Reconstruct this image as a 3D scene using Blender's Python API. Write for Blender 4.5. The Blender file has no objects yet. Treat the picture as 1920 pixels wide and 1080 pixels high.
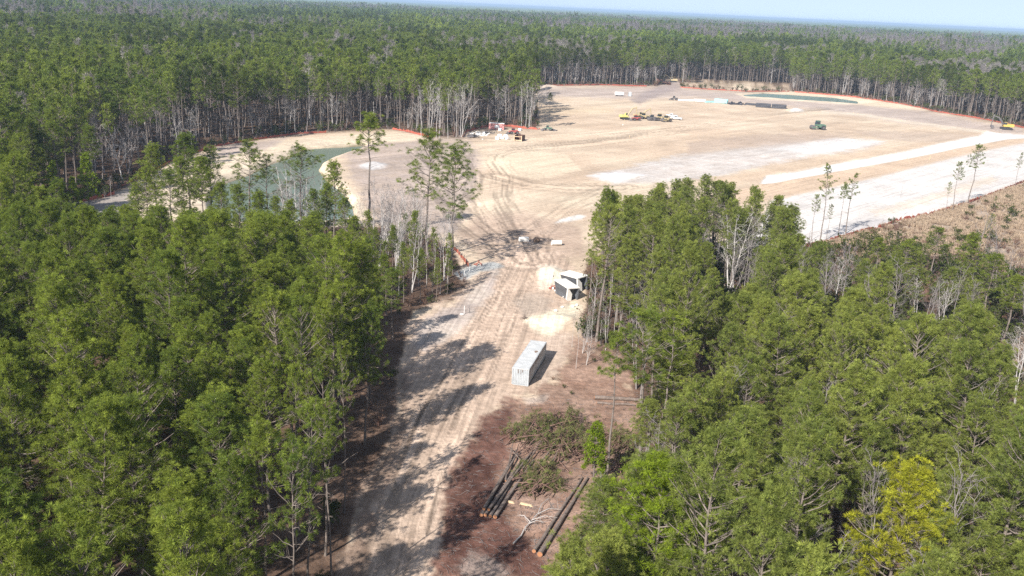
import bpy, math, random
import numpy as np
from mathutils import Matrix, Vector
R = math.radians
rng = np.random.default_rng(7)
random.seed(7)
scn = bpy.context.scene
COL = scn.collection

# ------------------------------------------------------------------ camera
F_PX, CAM_H = 1800.0, 50.84
PITCH, ROLL = math.atan(529 / F_PX), R(2.71)
cp, sp, cr, sr = math.cos(PITCH), math.sin(PITCH), math.cos(ROLL), math.sin(ROLL)
lvl_r, lvl_u, fwd = np.array([1, 0, 0.]), np.array([0, sp, cp]), np.array([0, cp, -sp])
cam_r, cam_u = cr * lvl_r + sr * lvl_u, -sr * lvl_r + cr * lvl_u
cam_d = bpy.data.cameras.new('camera')
cam = bpy.data.objects.new('camera', cam_d)
COL.objects.link(cam)
cam_d.sensor_width = 36.0
cam_d.lens = 36.0 * F_PX / 1920.0
cam_d.clip_start, cam_d.clip_end = 1.0, 60000.0
M4 = Matrix.Identity(4)
for i in range(3):
    M4[i][0], M4[i][1], M4[i][2] = cam_r[i], cam_u[i], -fwd[i]
M4[2][3] = CAM_H
cam.matrix_world = M4
scn.camera = cam

# ------------------------------------------------------------------ sky, sun, exposure
SUN_EL, SUN_AZ = R(36.0), R(212.5)          # azimuth clockwise from +Y (camera heading)
world = bpy.data.worlds.new('World')
scn.world = world
world.use_nodes = True
wn = world.node_tree.nodes
wl = world.node_tree.links
sky = wn.new('ShaderNodeTexSky')
sky.sky_type = 'NISHITA'
sky.sun_disc = False
sky.sun_elevation = SUN_EL
sky.sun_rotation = SUN_AZ
sky.altitude = 50
sky.air_density, sky.dust_density, sky.ozone_density = 1.0, 0.5, 2.2
wtc = wn.new('ShaderNodeTexCoord')
wadd = wn.new('ShaderNodeVectorMath'); wadd.operation = 'ADD'; wadd.inputs[1].default_value = (0, 0, 0.29)
wnm = wn.new('ShaderNodeVectorMath'); wnm.operation = 'NORMALIZE'
wl.new(wtc.outputs['Generated'], wadd.inputs[0]); wl.new(wadd.outputs[0], wnm.inputs[0]); wl.new(wnm.outputs[0], sky.inputs[0])
whs = wn.new('ShaderNodeHueSaturation'); whs.inputs['Saturation'].default_value = 0.62
wl.new(sky.outputs[0], whs.inputs['Color']); wl.new(whs.outputs[0], wn['Background'].inputs[0])
wn['Background'].inputs[1].default_value = 0.12
sd_ = bpy.data.lights.new('sun', 'SUN')
sd_.energy, sd_.angle, sd_.color = 4.8, R(0.5), (1.0, 0.945, 0.875)
sun = bpy.data.objects.new('sun', sd_)
COL.objects.link(sun)
sdir = Vector((math.sin(SUN_AZ) * math.cos(SUN_EL), math.cos(SUN_AZ) * math.cos(SUN_EL), math.sin(SUN_EL)))
sun.rotation_euler = sdir.to_track_quat('Z', 'Y').to_euler()
sun.location = (-60, -60, 120)
scn.view_settings.view_transform = 'Standard'
scn.view_settings.look = 'None'
scn.view_settings.exposure = 0.86
scn.view_settings.gamma = 1.0
scn.render.engine = 'CYCLES'
cy = scn.cycles
cy.max_bounces, cy.diffuse_bounces, cy.glossy_bounces, cy.transmission_bounces = 5, 3, 2, 3
cy.transparent_max_bounces, cy.volume_bounces = 4, 0
cy.use_denoising = False
cy.sample_clamp_direct, cy.sample_clamp_indirect = 12.0, 4.0
cy.caustics_reflective = cy.caustics_refractive = False

# ------------------------------------------------------------------ photo pixel <-> place
def unproj(px, py, z=0.0):
    px, py = np.asarray(px, float), np.asarray(py, float)
    u, v = (px - 960) / F_PX, (540 - py) / F_PX
    a, b = u * cr - v * sr, u * sr + v * cr
    dy, dz = cp + b * sp, -sp + b * cp
    t = (z - CAM_H) / np.minimum(dz, -1e-4)
    return a * t, dy * t
def G(px, py, z=0.0):
    x, y = unproj(px, py, z)
    return float(x), float(y)
def proj(x, y, z):
    z = z - CAM_H
    f = y * cp - z * sp
    f = np.where(f > 0.5, f, 0.5)
    a, b = x / f, (y * sp + z * cp) / f
    return 960 + F_PX * (a * cr + b * sr), 540 - F_PX * (-a * sr + b * cr)
def inside(px, py, poly):
    px, py = np.asarray(px, float), np.asarray(py, float)
    c = np.zeros(px.shape, bool)
    n = len(poly)
    for i in range(n):
        x0, y0 = poly[i]; x1, y1 = poly[(i + 1) % n]
        if y0 == y1: continue
        c ^= ((y0 > py) != (y1 > py)) & (px < (x1 - x0) * (py - y0) / (y1 - y0) + x0)
    return c
def sdist(px, py, poly):
    d = np.full(px.shape, 1e9)
    n = len(poly)
    for i in range(n):
        x0, y0 = poly[i]; x1, y1 = poly[(i + 1) % n]
        ex, ey = x1 - x0, y1 - y0
        t = np.clip(((px - x0) * ex + (py - y0) * ey) / (ex * ex + ey * ey + 1e-9), 0, 1)
        d = np.minimum(d, np.hypot(px - x0 - t * ex, py - y0 - t * ey))
    return np.where(inside(px, py, poly), d, -d)
def hsh(ix, iy, s):
    n = (ix * 374761393 + iy * 668265263 + s * 1442695041) & 0x7fffffff
    n = ((n ^ (n >> 13)) * 1274126177) & 0x7fffffff
    return ((n ^ (n >> 16)) & 0xffff) / 65535.0
def vn(x, y, s=0):
    x, y = np.asarray(x, float), np.asarray(y, float)
    ix, iy = np.floor(x).astype(np.int64), np.floor(y).astype(np.int64)
    fx, fy = x - ix, y - iy
    fx, fy = fx * fx * (3 - 2 * fx), fy * fy * (3 - 2 * fy)
    a, b = hsh(ix, iy, s), hsh(ix + 1, iy, s)
    c, d = hsh(ix, iy + 1, s), hsh(ix + 1, iy + 1, s)
    return (a + (b - a) * fx) * (1 - fy) + (c + (d - c) * fx) * fy
def fbm(x, y, s=0, o=4):
    t, a, n = 0, 0.5, 0
    for i in range(o):
        t = t + a * vn(x * 2 ** i, y * 2 ** i, s + i * 17); n += a; a *= 0.5
    return t / n
def sstep(a, b, x):
    t = np.clip((x - a) / (b - a), 0, 1)
    return t * t * (3 - 2 * t)

# outlines read from the photograph (pixels of the 1920 x 1080 frame), put down on the ground
SITE = [(300, 3000), (560, 1500), (640, 1080), (655, 1000), (676, 930), (705, 880), (735, 820), (745, 760), (748, 690), (765, 620), (775, 582), (810, 574),
        (850, 562), (886, 540), (868, 510), (850, 470), (800, 445), (740, 430), (660, 422), (560, 420), (440, 425), (330, 418), (240, 410), (150, 402),
        (100, 392), (120, 380), (200, 372), (260, 338), (330, 300), (400, 274), (480, 262), (560, 251), (640, 247), (740, 243), (775, 250), (806, 258),
        (866, 258), (872, 248), (930, 236), (975, 241), (1006, 243), (1012, 222), (1006, 195), (994, 172), (990, 162), (1050, 160), (1210, 161), (1238, 161), (1242, 149),
        (1272, 149), (1276, 163), (1400, 172), (1480, 172), (1600, 182), (1700, 196), (1740, 206), (1800, 217), (1850, 225), (1920, 240),
        (2060, 272), (2060, 296), (1960, 326), (1920, 342), (1860, 366), (1790, 391), (1740, 404), (1680, 416), (1610, 438), (1535, 460), (1480, 466), (1350, 462), (1200, 460), (1130, 474),
        (1098, 495), (1096, 530), (1100, 570), (1090, 612), (1095, 640), (1140, 670), (1185, 720), (1195, 790), (1160, 860), (1110, 940), (1080, 1010),
        (1060, 1080), (1000, 1500), (900, 3000)]
POND = [(402, 348), (425, 334), (470, 319), (510, 299), (545, 288), (556, 278), (590, 272), (640, 269), (690, 265), (676, 273), (650, 280), (625, 289), (606, 299), (598, 312),
        (612, 330), (640, 352), (660, 376), (664, 398), (600, 406), (500, 408), (400, 408), (392, 380)]
POND2 = [(1396, 178), (1430, 175), (1500, 179), (1560, 183), (1608, 190), (1608, 192), (1560, 188.5), (1500, 184.5), (1440, 180)]
KEEP = [(640, 1080), (655, 1000), (695, 890), (738, 820), (748, 700), (770, 606), (865, 560), (875, 480), (862, 330), (700, 330), (660, 400), (560, 402), (480, 395),
        (330, 392), (240, 388), (110, 388), (110, 370), (210, 340), (330, 290), (480, 250), (740, 235), (800, 240), (870, 235), (990, 230), (1000, 155), (1240, 150), (1480, 165),
        (1740, 200), (1930, 235), (1930, 335), (1850, 370), (1680, 418), (1535, 458), (1508, 430), (1480, 390), (1440, 345), (1400, 330), (1330, 330), (1250, 340), (1190, 368),
        (1140, 362), (1090, 390), (1085, 480), (1098, 560), (1092, 640), (1110, 660), (1170, 690), (1192, 740), (1192, 850), (1120, 895), (1088, 960), (1050, 1080)]
KEEP2 = [(1590, 446), (1690, 416), (1850, 372), (1990, 330), (1990, 720), (1895, 690), (1870, 600), (1830, 510), (1790, 465), (1700, 470)]
KEEP3 = [[(1322, 412), (1420, 412), (1405, 545), (1345, 545)], [(1690, 515), (1795, 530), (1790, 605), (1700, 595)], [(1530, 488), (1592, 488), (1590, 560), (1540, 560)], [(1130, 740), (1215, 740), (1215, 760), (1130, 760)]]
GRASS = [(1535, 461), (1680, 417), (1740, 405), (1860, 367), (1920, 343), (2100, 290), (2300, 420), (2200, 640), (1960, 580), (1900, 520), (1800, 480), (1700, 480), (1600, 500)]
LAND = [(800, 1300), (822, 1080), (836, 960), (852, 880), (892, 812), (945, 750), (1005, 735), (1050, 690), (1080, 640), (1110, 640), (1150, 668), (1195, 720), (1206, 790), (1168, 865), (1120, 945), (1085, 1020), (1065, 1090), (1000, 1400)]
ROADN = [(300, 3000), (560, 1500), (640, 1080), (655, 1000), (676, 930), (705, 880), (735, 820), (745, 760), (748, 690), (765, 620), (780, 590), (850, 562), (890, 520), (930, 480), (1060, 470), (1075, 500),
         (1070, 560), (1060, 640), (1030, 700), (1000, 735), (945, 750), (892, 812), (852, 880), (836, 960), (822, 1080), (790, 1300), (600, 3000)]
WROAD = [(1425, 346), (1437, 331), (1500, 321), (1567, 308), (1660, 292), (1760, 270), (1836, 255), (1850, 247), (1880, 251), (1930, 253), (2050, 276), (2050, 284), (1930, 259), (1885, 262), (1780, 282), (1663, 306), (1570, 322), (1447, 345)]
MOUNDS = [(1022, 165, 9, 2.2, 2.2), (1492, 207, 4, 1.6, 1.6), (1040, 600, 4.0, 0.9, 1.3), (1165, 330, 5, 1.0, 2.2), (703, 312, 4, 1.3, 1.5), (1345, 156, 14, 2.0, 2.5), (1290, 158, 9, 1.5, 2), (1040, 518, 4, 1.3, 1.2), (1022, 512, 3, .8, 1.0), (1090, 545, 3, 0.6, 1.0)]
MW = [(*G(a, b), r, h, s) for a, b, r, h, s in MOUNDS]

def height(x, y, full=True):
    x, y = np.asarray(x, float), np.asarray(y, float)
    h = 0.5 * (fbm(x * 0.02, y * 0.02, 3, 3) - 0.5)
    for mx, my, r, hh, s in MW:
        q = ((x - mx) / (r * s)) ** 2 + ((y - my) / r) ** 2
        h = h + hh * np.exp(-q * 1.6) * (0.8 + 0.4 * vn(x * 0.6, y * 0.6, 5))
    px, py = proj(x, y, np.zeros_like(x))
    ok = (y > 150) & (y < 900)
    if np.any(ok):
        for P in (POND, POND2):
            s = np.full(x.shape, -50.0)
            m = ok & (px > min(p[0] for p in P) - 30) & (px < max(p[0] for p in P) + 30) & (py > min(p[1] for p in P) - 30) & (py < max(p[1] for p in P) + 30)
            if np.any(m):
                s[m] = sdist(px[m], py[m], P)
                k = 9.0 if P is POND else 2.5
                h = h - 2.6 * sstep(-k, k, s)
    return h
def H1(x, y):
    return float(height(np.array([x]), np.array([y]))[0])
def GP(px, py):
    x, y = G(px, py)
    return x, y, H1(x, y)

# ------------------------------------------------------------------ materials
def nodes_of(name):
    m = bpy.data.materials.new(name)
    m.use_nodes = True
    nt = m.node_tree
    return m, nt.nodes, nt.links, nt.nodes['Principled BSDF']
def mat(name, color, rough=0.7, var=0.18, scale=3.0, bump=0.0, metal=0.0, col2=None, spec=0.4):
    m, n, l, b = nodes_of(name)
    tc = n.new('ShaderNodeTexCoord')
    nz = n.new('ShaderNodeTexNoise')
    nz.inputs['Scale'].default_value = scale
    nz.inputs['Detail'].default_value = 6
    nz.inputs['Roughness'].default_value = 0.65
    l.new(tc.outputs['Object'], nz.inputs['Vector'])
    rp = n.new('ShaderNodeValToRGB')
    c2 = col2 or tuple(c * (1 - var) for c in color)
    c3 = tuple(min(1, c * (1 + var)) for c in color)
    rp.color_ramp.elements[0].position, rp.color_ramp.elements[1].position = 0.3, 0.7
    rp.color_ramp.elements[0].color = (*c2, 1)
    rp.color_ramp.elements[1].color = (*c3, 1)
    l.new(nz.outputs['Fac'], rp.inputs[0])
    l.new(rp.outputs[0], b.inputs['Base Color'])
    b.inputs['Roughness'].default_value = rough
    b.inputs['Metallic'].default_value = metal
    b.inputs['Specular IOR Level'].default_value = spec
    if bump:
        bp = n.new('ShaderNodeBump')
        bp.inputs['Strength'].default_value = bump
        bp.inputs['Distance'].default_value = 0.05
        l.new(nz.outputs['Fac'], bp.inputs['Height'])
        l.new(bp.outputs[0], b.inputs['Normal'])
    return m
def foliage_mat(name, c_lo, c_hi, transl=0.3):
    m, n, l, b = nodes_of(name)
    n.remove(b)
    out = n['Material Output']
    at = n.new('ShaderNodeAttribute'); at.attribute_name = 'tint'
    oi = n.new('ShaderNodeObjectInfo')
    sep = n.new('ShaderNodeSeparateColor')
    l.new(at.outputs['Color'], sep.inputs[0])
    ma = n.new('ShaderNodeMath'); ma.operation = 'MULTIPLY'; ma.inputs[1].default_value = 0.5
    mb = n.new('ShaderNodeMath'); mb.operation = 'MULTIPLY_ADD'; mb.inputs[1].default_value = 0.5
    l.new(sep.outputs[1], ma.inputs[0]); l.new(oi.outputs['Random'], mb.inputs[0]); l.new(ma.outputs[0], mb.inputs[2])
    mx = n.new('ShaderNodeMix'); mx.data_type = 'RGBA'
    mx.inputs[6].default_value = (*c_lo, 1); mx.inputs[7].default_value = (*c_hi, 1)
    l.new(mb.outputs[0], mx.inputs[0])
    mm = n.new('ShaderNodeMix'); mm.data_type = 'RGBA'; mm.blend_type = 'MULTIPLY'; mm.inputs[0].default_value = 1
    cmb = n.new('ShaderNodeCombineColor')
    for i in range(3): l.new(sep.outputs[0], cmb.inputs[i])
    l.new(mx.outputs[2], mm.inputs[6]); l.new(cmb.outputs[0], mm.inputs[7])
    d = n.new('ShaderNodeBsdfDiffuse'); t = n.new('ShaderNodeBsdfTranslucent')
    ms = n.new('ShaderNodeMixShader'); ms.inputs[0].default_value = transl
    l.new(mm.outputs[2], d.inputs[0]); l.new(mm.outputs[2], t.inputs[0])
    l.new(d.outputs[0], ms.inputs[1]); l.new(t.outputs[0], ms.inputs[2])
    l.new(ms.outputs[0], out.inputs[0])
    return m
def bark_mat(name, c, var=0.3):
    m = mat(name, c, 0.9, var, 2.5, 0.4, spec=0.1)
    return m
def soil_mat(name, fine=1.0, az=0.0, comb=0.0):
    m, n, l, b = nodes_of(name)
    at = n.new('ShaderNodeAttribute'); at.attribute_name = 'soil'
    ge = n.new('ShaderNodeNewGeometry')
    prev = at.outputs['Color']
    hts = []
    for sc, lo, hi, det in ((0.09, 0.86, 1.14, 4), (0.9, 0.80, 1.18, 6), (7.0, 0.82, 1.15, 4)):
        nz = n.new('ShaderNodeTexNoise'); nz.inputs['Scale'].default_value = sc; nz.inputs['Detail'].default_value = det
        l.new(ge.outputs['Position'], nz.inputs['Vector'])
        mr = n.new('ShaderNodeMapRange'); mr.inputs[1].default_value, mr.inputs[2].default_value = 0.3, 0.7
        mr.inputs[3].default_value, mr.inputs[4].default_value = 1 + (lo - 1) * fine, 1 + (hi - 1) * fine
        l.new(nz.outputs['Fac'], mr.inputs[0])
        mm = n.new('ShaderNodeVectorMath'); mm.operation = 'SCALE'
        l.new(prev, mm.inputs[0]); l.new(mr.outputs[0], mm.inputs['Scale'])
        prev = mm.outputs[0]; hts.append(nz.outputs['Fac'])
    if comb:                                     # ridges and wheel marks left along the working direction
        for k_, (sx, sy, amp_) in enumerate(((1.1, .022, comb), (3.2, .05, comb * .8))):
            mp = n.new('ShaderNodeMapping'); mp.vector_type = 'TEXTURE'; mp.inputs['Rotation'].default_value = (0, 0, -az); mp.inputs['Scale'].default_value = (1 / sx, 1 / sy, 100)
            l.new(ge.outputs['Position'], mp.inputs['Vector'])
            nz = n.new('ShaderNodeTexNoise'); nz.inputs['Scale'].default_value = 1; nz.inputs['Detail'].default_value = 3; nz.inputs['Distortion'].default_value = .25
            l.new(mp.outputs[0], nz.inputs['Vector'])
            mr = n.new('ShaderNodeMapRange'); mr.inputs[1].default_value, mr.inputs[2].default_value = 0.36, 0.52
            mr.inputs[3].default_value, mr.inputs[4].default_value = 1 - amp_, 1 + amp_ * .25
            l.new(nz.outputs['Fac'], mr.inputs[0])
            mm = n.new('ShaderNodeVectorMath'); mm.operation = 'SCALE'
            l.new(prev, mm.inputs[0]); l.new(mr.outputs[0], mm.inputs['Scale']); prev = mm.outputs[0]
    l.new(prev, b.inputs['Base Color'])
    b.inputs['Roughness'].default_value = 0.95
    b.inputs['Specular IOR Level'].default_value = 0.1
    b1 = n.new('ShaderNodeBump'); b1.inputs['Strength'].default_value = 0.5 * fine; b1.inputs['Distance'].default_value = 0.35
    l.new(hts[1], b1.inputs['Height'])
    b2 = n.new('ShaderNodeBump'); b2.inputs['Strength'].default_value = 0.5 * fine; b2.inputs['Distance'].default_value = 0.06
    l.new(hts[2], b2.inputs['Height']); l.new(b1.outputs[0], b2.inputs['Normal'])
    l.new(b2.outputs[0], b.inputs['Normal'])
    return m
def heading(a, b):
    (x0, y0), (x1, y1) = G(*a), G(*b)
    return math.atan2(x1 - x0, y1 - y0)
MSOIL = soil_mat('bare_soil', .75, heading((1447, 340), (1830, 259)), .11)
MROADS = soil_mat('road_soil', 1.0, heading((745, 1040), (950, 560)), .16)
MFLOOR = soil_mat('forest_litter', 1.5)
MNEEDLE = foliage_mat('pine_needles', (0.120, 0.175, 0.038), (0.310, 0.360, 0.058), 0.44)
MNEEDLE_VEIL = foliage_mat('veil_lightened_needles', (0.155, 0.200, 0.052), (0.350, 0.385, 0.085), 0.44)  # lighter copy of pine_needles; right stand's veiled brightness put into the colour
MNEEDLE_Y = foliage_mat('yellowing_needles', (0.34, 0.36, 0.035), (0.47, 0.44, 0.045), 0.42)
MNEEDLE_B = foliage_mat('bright_young_needles', (0.17, 0.245, 0.022), (0.26, 0.335, 0.030), 0.42)
MFAR = foliage_mat('far_needles', (0.105, 0.160, 0.040), (0.290, 0.340, 0.062), 0.44)
MGREYT = foliage_mat('grey_twig_sprays', (0.19, 0.168, 0.155), (0.33, 0.30, 0.28), 0.2)
MSHRUB = foliage_mat('shrub_leaves', (0.05, 0.075, 0.02), (0.11, 0.12, 0.035), 0.3)
MDEADL = foliage_mat('dead_leaves', (0.14, 0.085, 0.05), (0.24, 0.15, 0.10), 0.2)
MSLASH = foliage_mat('wilting_needles', (0.13, 0.155, 0.055), (0.27, 0.27, 0.10), 0.38)
MGRASS = foliage_mat('dry_grass', (0.36, 0.27, 0.20), (0.54, 0.43, 0.31), 0.3)
MBARK = bark_mat('pine_bark', (0.185, 0.155, 0.135))
MPALE = bark_mat('pale_bark', (0.43, 0.405, 0.385), 0.2)
MTWIG = bark_mat('grey_twigs', (0.23, 0.205, 0.195), 0.2)
MREDTW = bark_mat('reddish_twigs', (0.20, 0.125, 0.10), 0.25)
MLOG = bark_mat('log_bark', (0.175, 0.140, 0.120), 0.4)
MCUT = mat('fresh_cut_wood', (0.36, 0.17, 0.085), 0.8, 0.25, 8)
MCHIP = mat('split_wood', (0.62, 0.47, 0.30), 0.8, 0.15, 6)
MCONC = mat('pale_concrete', (0.66, 0.64, 0.60), 0.85, 0.10, 1.2, 0.2)
MDARK = mat('dark_grey_concrete', (0.10, 0.105, 0.115), 0.8, 0.35, 2.0, 0.2)  # dark grey tone for the boxes' flank, rear wall and end panel
MORANGE = mat('orange_plastic_net', (0.36, 0.095, 0.062), 0.7, 0.25, 1.5)
MPOST = mat('wooden_post', (0.34, 0.26, 0.19), 0.85, 0.2, 4)
MWHITE = mat('white_paint', (0.78, 0.78, 0.77), 0.5, 0.06, 2)
MSILVER = mat('silver_grey_steel', (0.45, 0.485, 0.51), 0.5, 0.22, 0.9, 0.05, 0.25, spec=0.5)
MROOF = mat('weathered_roof_steel', (0.50, 0.51, 0.51), 0.6, 0.16, 0.8, 0.05, 0.15)
MRUST = mat('rust', (0.22, 0.15, 0.11), 0.9, 0.3, 5)
MYEL = mat('yellow_machine_paint', (0.54, 0.37, 0.09), 0.5, 0.12, 1.5)
MLIME = mat('faded_lime_paint', (0.55, 0.52, 0.17), 0.5, 0.12, 1.5)
MGREEN = mat('green_machine_paint', (0.10, 0.17, 0.12), 0.5, 0.15, 1.5)
MREDM = mat('red_machine_paint', (0.40, 0.10, 0.09), 0.55, 0.2, 1.5)
MTAN = mat('dusty_tan_paint', (0.42, 0.34, 0.20), 0.6, 0.2, 1.5)
MTYRE = mat('dark_rubber', (0.04, 0.04, 0.045), 0.9, 0.3, 4)
MSTEEL = mat('dark_steel', (0.13, 0.12, 0.12), 0.6, 0.3, 2)
MGLASS = mat('dark_glass', (0.03, 0.04, 0.05), 0.12, 0.1, 1, spec=0.7)
MPINK = mat('faded_red_container', (0.56, 0.27, 0.25), 0.65, 0.1, 0.8)
MTEAL = mat('teal_pipe', (0.30, 0.66, 0.66), 0.45, 0.08, 1)
MBLACKP = mat('black_pipe', (0.045, 0.045, 0.055), 0.5, 0.25, 1)
MBROWN = mat('rusty_brown_steel', (0.11, 0.06, 0.045), 0.85, 0.3, 2)
MBLUE = mat('blue_plastic', (0.35, 0.55, 0.68), 0.5, 0.08, 2)
MROCK = mat('brown_rock', (0.25, 0.17, 0.12), 0.95, 0.3, 3, 0.5)
def water_mat(name, ca, cb_):
    m, n, l, b = nodes_of(name)
    ge = n.new('ShaderNodeNewGeometry')
    nz = n.new('ShaderNodeTexNoise'); nz.inputs['Scale'].default_value = 0.03; nz.inputs['Detail'].default_value = 3
    l.new(ge.outputs['Position'], nz.inputs['Vector'])
    mx = n.new('ShaderNodeMix'); mx.data_type = 'RGBA'
    mx.inputs[6].default_value = (*ca, 1); mx.inputs[7].default_value = (*cb_, 1)
    l.new(nz.outputs['Fac'], mx.inputs[0]); l.new(mx.outputs[2], b.inputs['Base Color'])
    b.inputs['Roughness'].default_value = 0.22
    b.inputs['IOR'].default_value = 1.33
    b.inputs['Specular IOR Level'].default_value = 0.35
    n2 = n.new('ShaderNodeTexNoise'); n2.inputs['Scale'].default_value = 1.2; n2.inputs['Detail'].default_value = 4
    l.new(ge.outputs['Position'], n2.inputs['Vector'])
    bp = n.new('ShaderNodeBump'); bp.inputs['Strength'].default_value = 0.08; bp.inputs['Distance'].default_value = 0.05
    l.new(n2.outputs['Fac'], bp.inputs['Height']); l.new(bp.outputs[0], b.inputs['Normal'])
    return m
MWATER = water_mat('pond_water', (0.125, 0.165, 0.125), (0.18, 0.22, 0.18))
MWATER2 = water_mat('far_pond_water', (0.15, 0.235, 0.22), (0.21, 0.30, 0.28))

# ------------------------------------------------------------------ object helpers
def tag(o, label=None, cat=None, group=None, kind=None):
    if label: o['label'] = label
    if cat: o['category'] = cat
    if group: o['group'] = group
    if kind: o['kind'] = kind
    return o
def link(name, me, parent=None):
    o = bpy.data.objects.new(name, me)
    COL.objects.link(o)
    if parent is not None: o.parent = parent
    return o
def empty(name, loc, rz=0.0, label=None, cat=None, group=None):
    o = bpy.data.objects.new(name, None)
    COL.objects.link(o)
    o.empty_display_size = 0.3
    o.location = loc
    o.rotation_euler = (0, 0, rz)
    return tag(o, label, cat, group)
def mesh_np(name, V, tris=None, quads=None, mats=(), tint=None, tri_m=None, quad_m=None, smooth=False, attr='tint'):
    me = bpy.data.meshes.new(name)
    V = np.asarray(V, np.float32).reshape(-1, 3)
    tris = np.zeros((0, 3), np.int32) if tris is None else np.asarray(tris, np.int32).reshape(-1, 3)
    quads = np.zeros((0, 4), np.int32) if quads is None else np.asarray(quads, np.int32).reshape(-1, 4)
    nt, nq = len(tris), len(quads)
    me.vertices.add(len(V)); me.vertices.foreach_set('co', V.ravel())
    me.loops.add(nt * 3 + nq * 4)
    me.loops.foreach_set('vertex_index', np.concatenate([tris.ravel(), quads.ravel()]))
    me.polygons.add(nt + nq)
    st = np.concatenate([np.arange(nt) * 3, nt * 3 + np.arange(nq) * 4]).astype(np.int32)
    me.polygons.foreach_set('loop_start', st)
    for m in mats: me.materials.append(m)
    if tri_m is not None or quad_m is not None:
        mi = np.concatenate([tri_m if isinstance(tri_m, np.ndarray) else np.full(nt, tri_m or 0, np.int32), np.full(nq, quad_m or 0, np.int32)])
        me.polygons.foreach_set('material_index', mi)
    if smooth: me.polygons.foreach_set('use_smooth', np.ones(nt + nq, bool))
    if tint is not None:
        a = me.attributes.new(attr, 'FLOAT_COLOR', 'POINT')
        t = np.asarray(tint, np.float32)
        a.data.foreach_set('color', np.concatenate([t, np.ones((len(t), 1), np.float32)], 1).ravel())
    me.update(calc_edges=True)
    me.validate(clean_customdata=False)
    return me

class MB:
    def __init__(s): s.v, s.f = [], []
    def add(s, vs, fs):
        o = len(s.v); s.v += [tuple(map(float, p)) for p in vs]; s.f += [tuple(i + o for i in f) for f in fs]; return s
    def box(s, c, d, rz=0.0, ry=0.0, rx=0.0, taper=1.0):
        M = Matrix.Rotation(rz, 3, 'Z') @ Matrix.Rotation(ry, 3, 'Y') @ Matrix.Rotation(rx, 3, 'X')
        vs = []
        for k in (-1, 1):
            q = taper if k > 0 else 1
            for i, j in ((-1, -1), (1, -1), (1, 1), (-1, 1)):
                vs.append(M @ Vector((i * d[0] / 2 * q, j * d[1] / 2 * q, k * d[2] / 2)) + Vector(c))
        return s.add(vs, [(3, 2, 1, 0), (4, 5, 6, 7), (0, 1, 5, 4), (1, 2, 6, 5), (2, 3, 7, 6), (3, 0, 4, 7)])
    def tube(s, pts, rad, n=8, cap=True):
        pts = [Vector(p) for p in pts]
        rad = rad if hasattr(rad, '__len__') else [rad] * len(pts)
        o = len(s.v)
        for i, p in enumerate(pts):
            t = (pts[min(i + 1, len(pts) - 1)] - pts[max(i - 1, 0)]).normalized()
            a = t.cross(Vector((0, 0, 1)) if abs(t.z) < 0.9 else Vector((1, 0, 0))).normalized(); b = t.cross(a)
            for k in range(n):
                an = 2 * math.pi * k / n
                s.v.append(tuple(p + (a * math.cos(an) + b * math.sin(an)) * rad[i]))
        for i in range(len(pts) - 1):
            for k in range(n):
                s.f.append((o + i * n + k, o + i * n + (k + 1) % n, o + (i + 1) * n + (k + 1) % n, o + (i + 1) * n + k))
        if cap:
            s.f.append(tuple(o + k for k in range(n))[::-1])
            s.f.append(tuple(o + (len(pts) - 1) * n + k for k in range(n)))
        return s
    def prism(s, poly, y0, y1, axis='y'):        # poly in (x, z), drawn out along y
        n = len(poly)
        def P(p, t): return (p[0], t, p[1]) if axis == 'y' else ((t, p[0], p[1]) if axis == 'x' else (p[0], p[1], t))
        vs = [P(p, y0) for p in poly] + [P(p, y1) for p in poly]
        fs = [tuple(range(n)), tuple(range(n, 2 * n))[::-1]] + [(i, n + i, n + (i + 1) % n, (i + 1) % n) for i in range(n)]
        return s.add(vs, fs)
    def build(s, name, m, parent=None, loc=(0, 0, 0), bevel=0.0, smooth=False):
        me = bpy.data.meshes.new(name)
        me.from_pydata(s.v, [], s.f)
        import bmesh
        bm = bmesh.new(); bm.from_mesh(me)
        bmesh.ops.recalc_face_normals(bm, faces=bm.faces)
        if bevel: bmesh.ops.bevel(bm, geom=list(bm.edges), offset=bevel, segments=1, affect='EDGES', clamp_overlap=True)
        bm.to_mesh(me); bm.free()
        for mm in (m if isinstance(m, (list, tuple)) else [m]): me.materials.append(mm)
        if smooth:
            me.polygons.foreach_set('use_smooth', [True] * len(me.polygons))
        o = link(name, me, parent)
        o.location = loc
        return o
# part builders end

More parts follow.
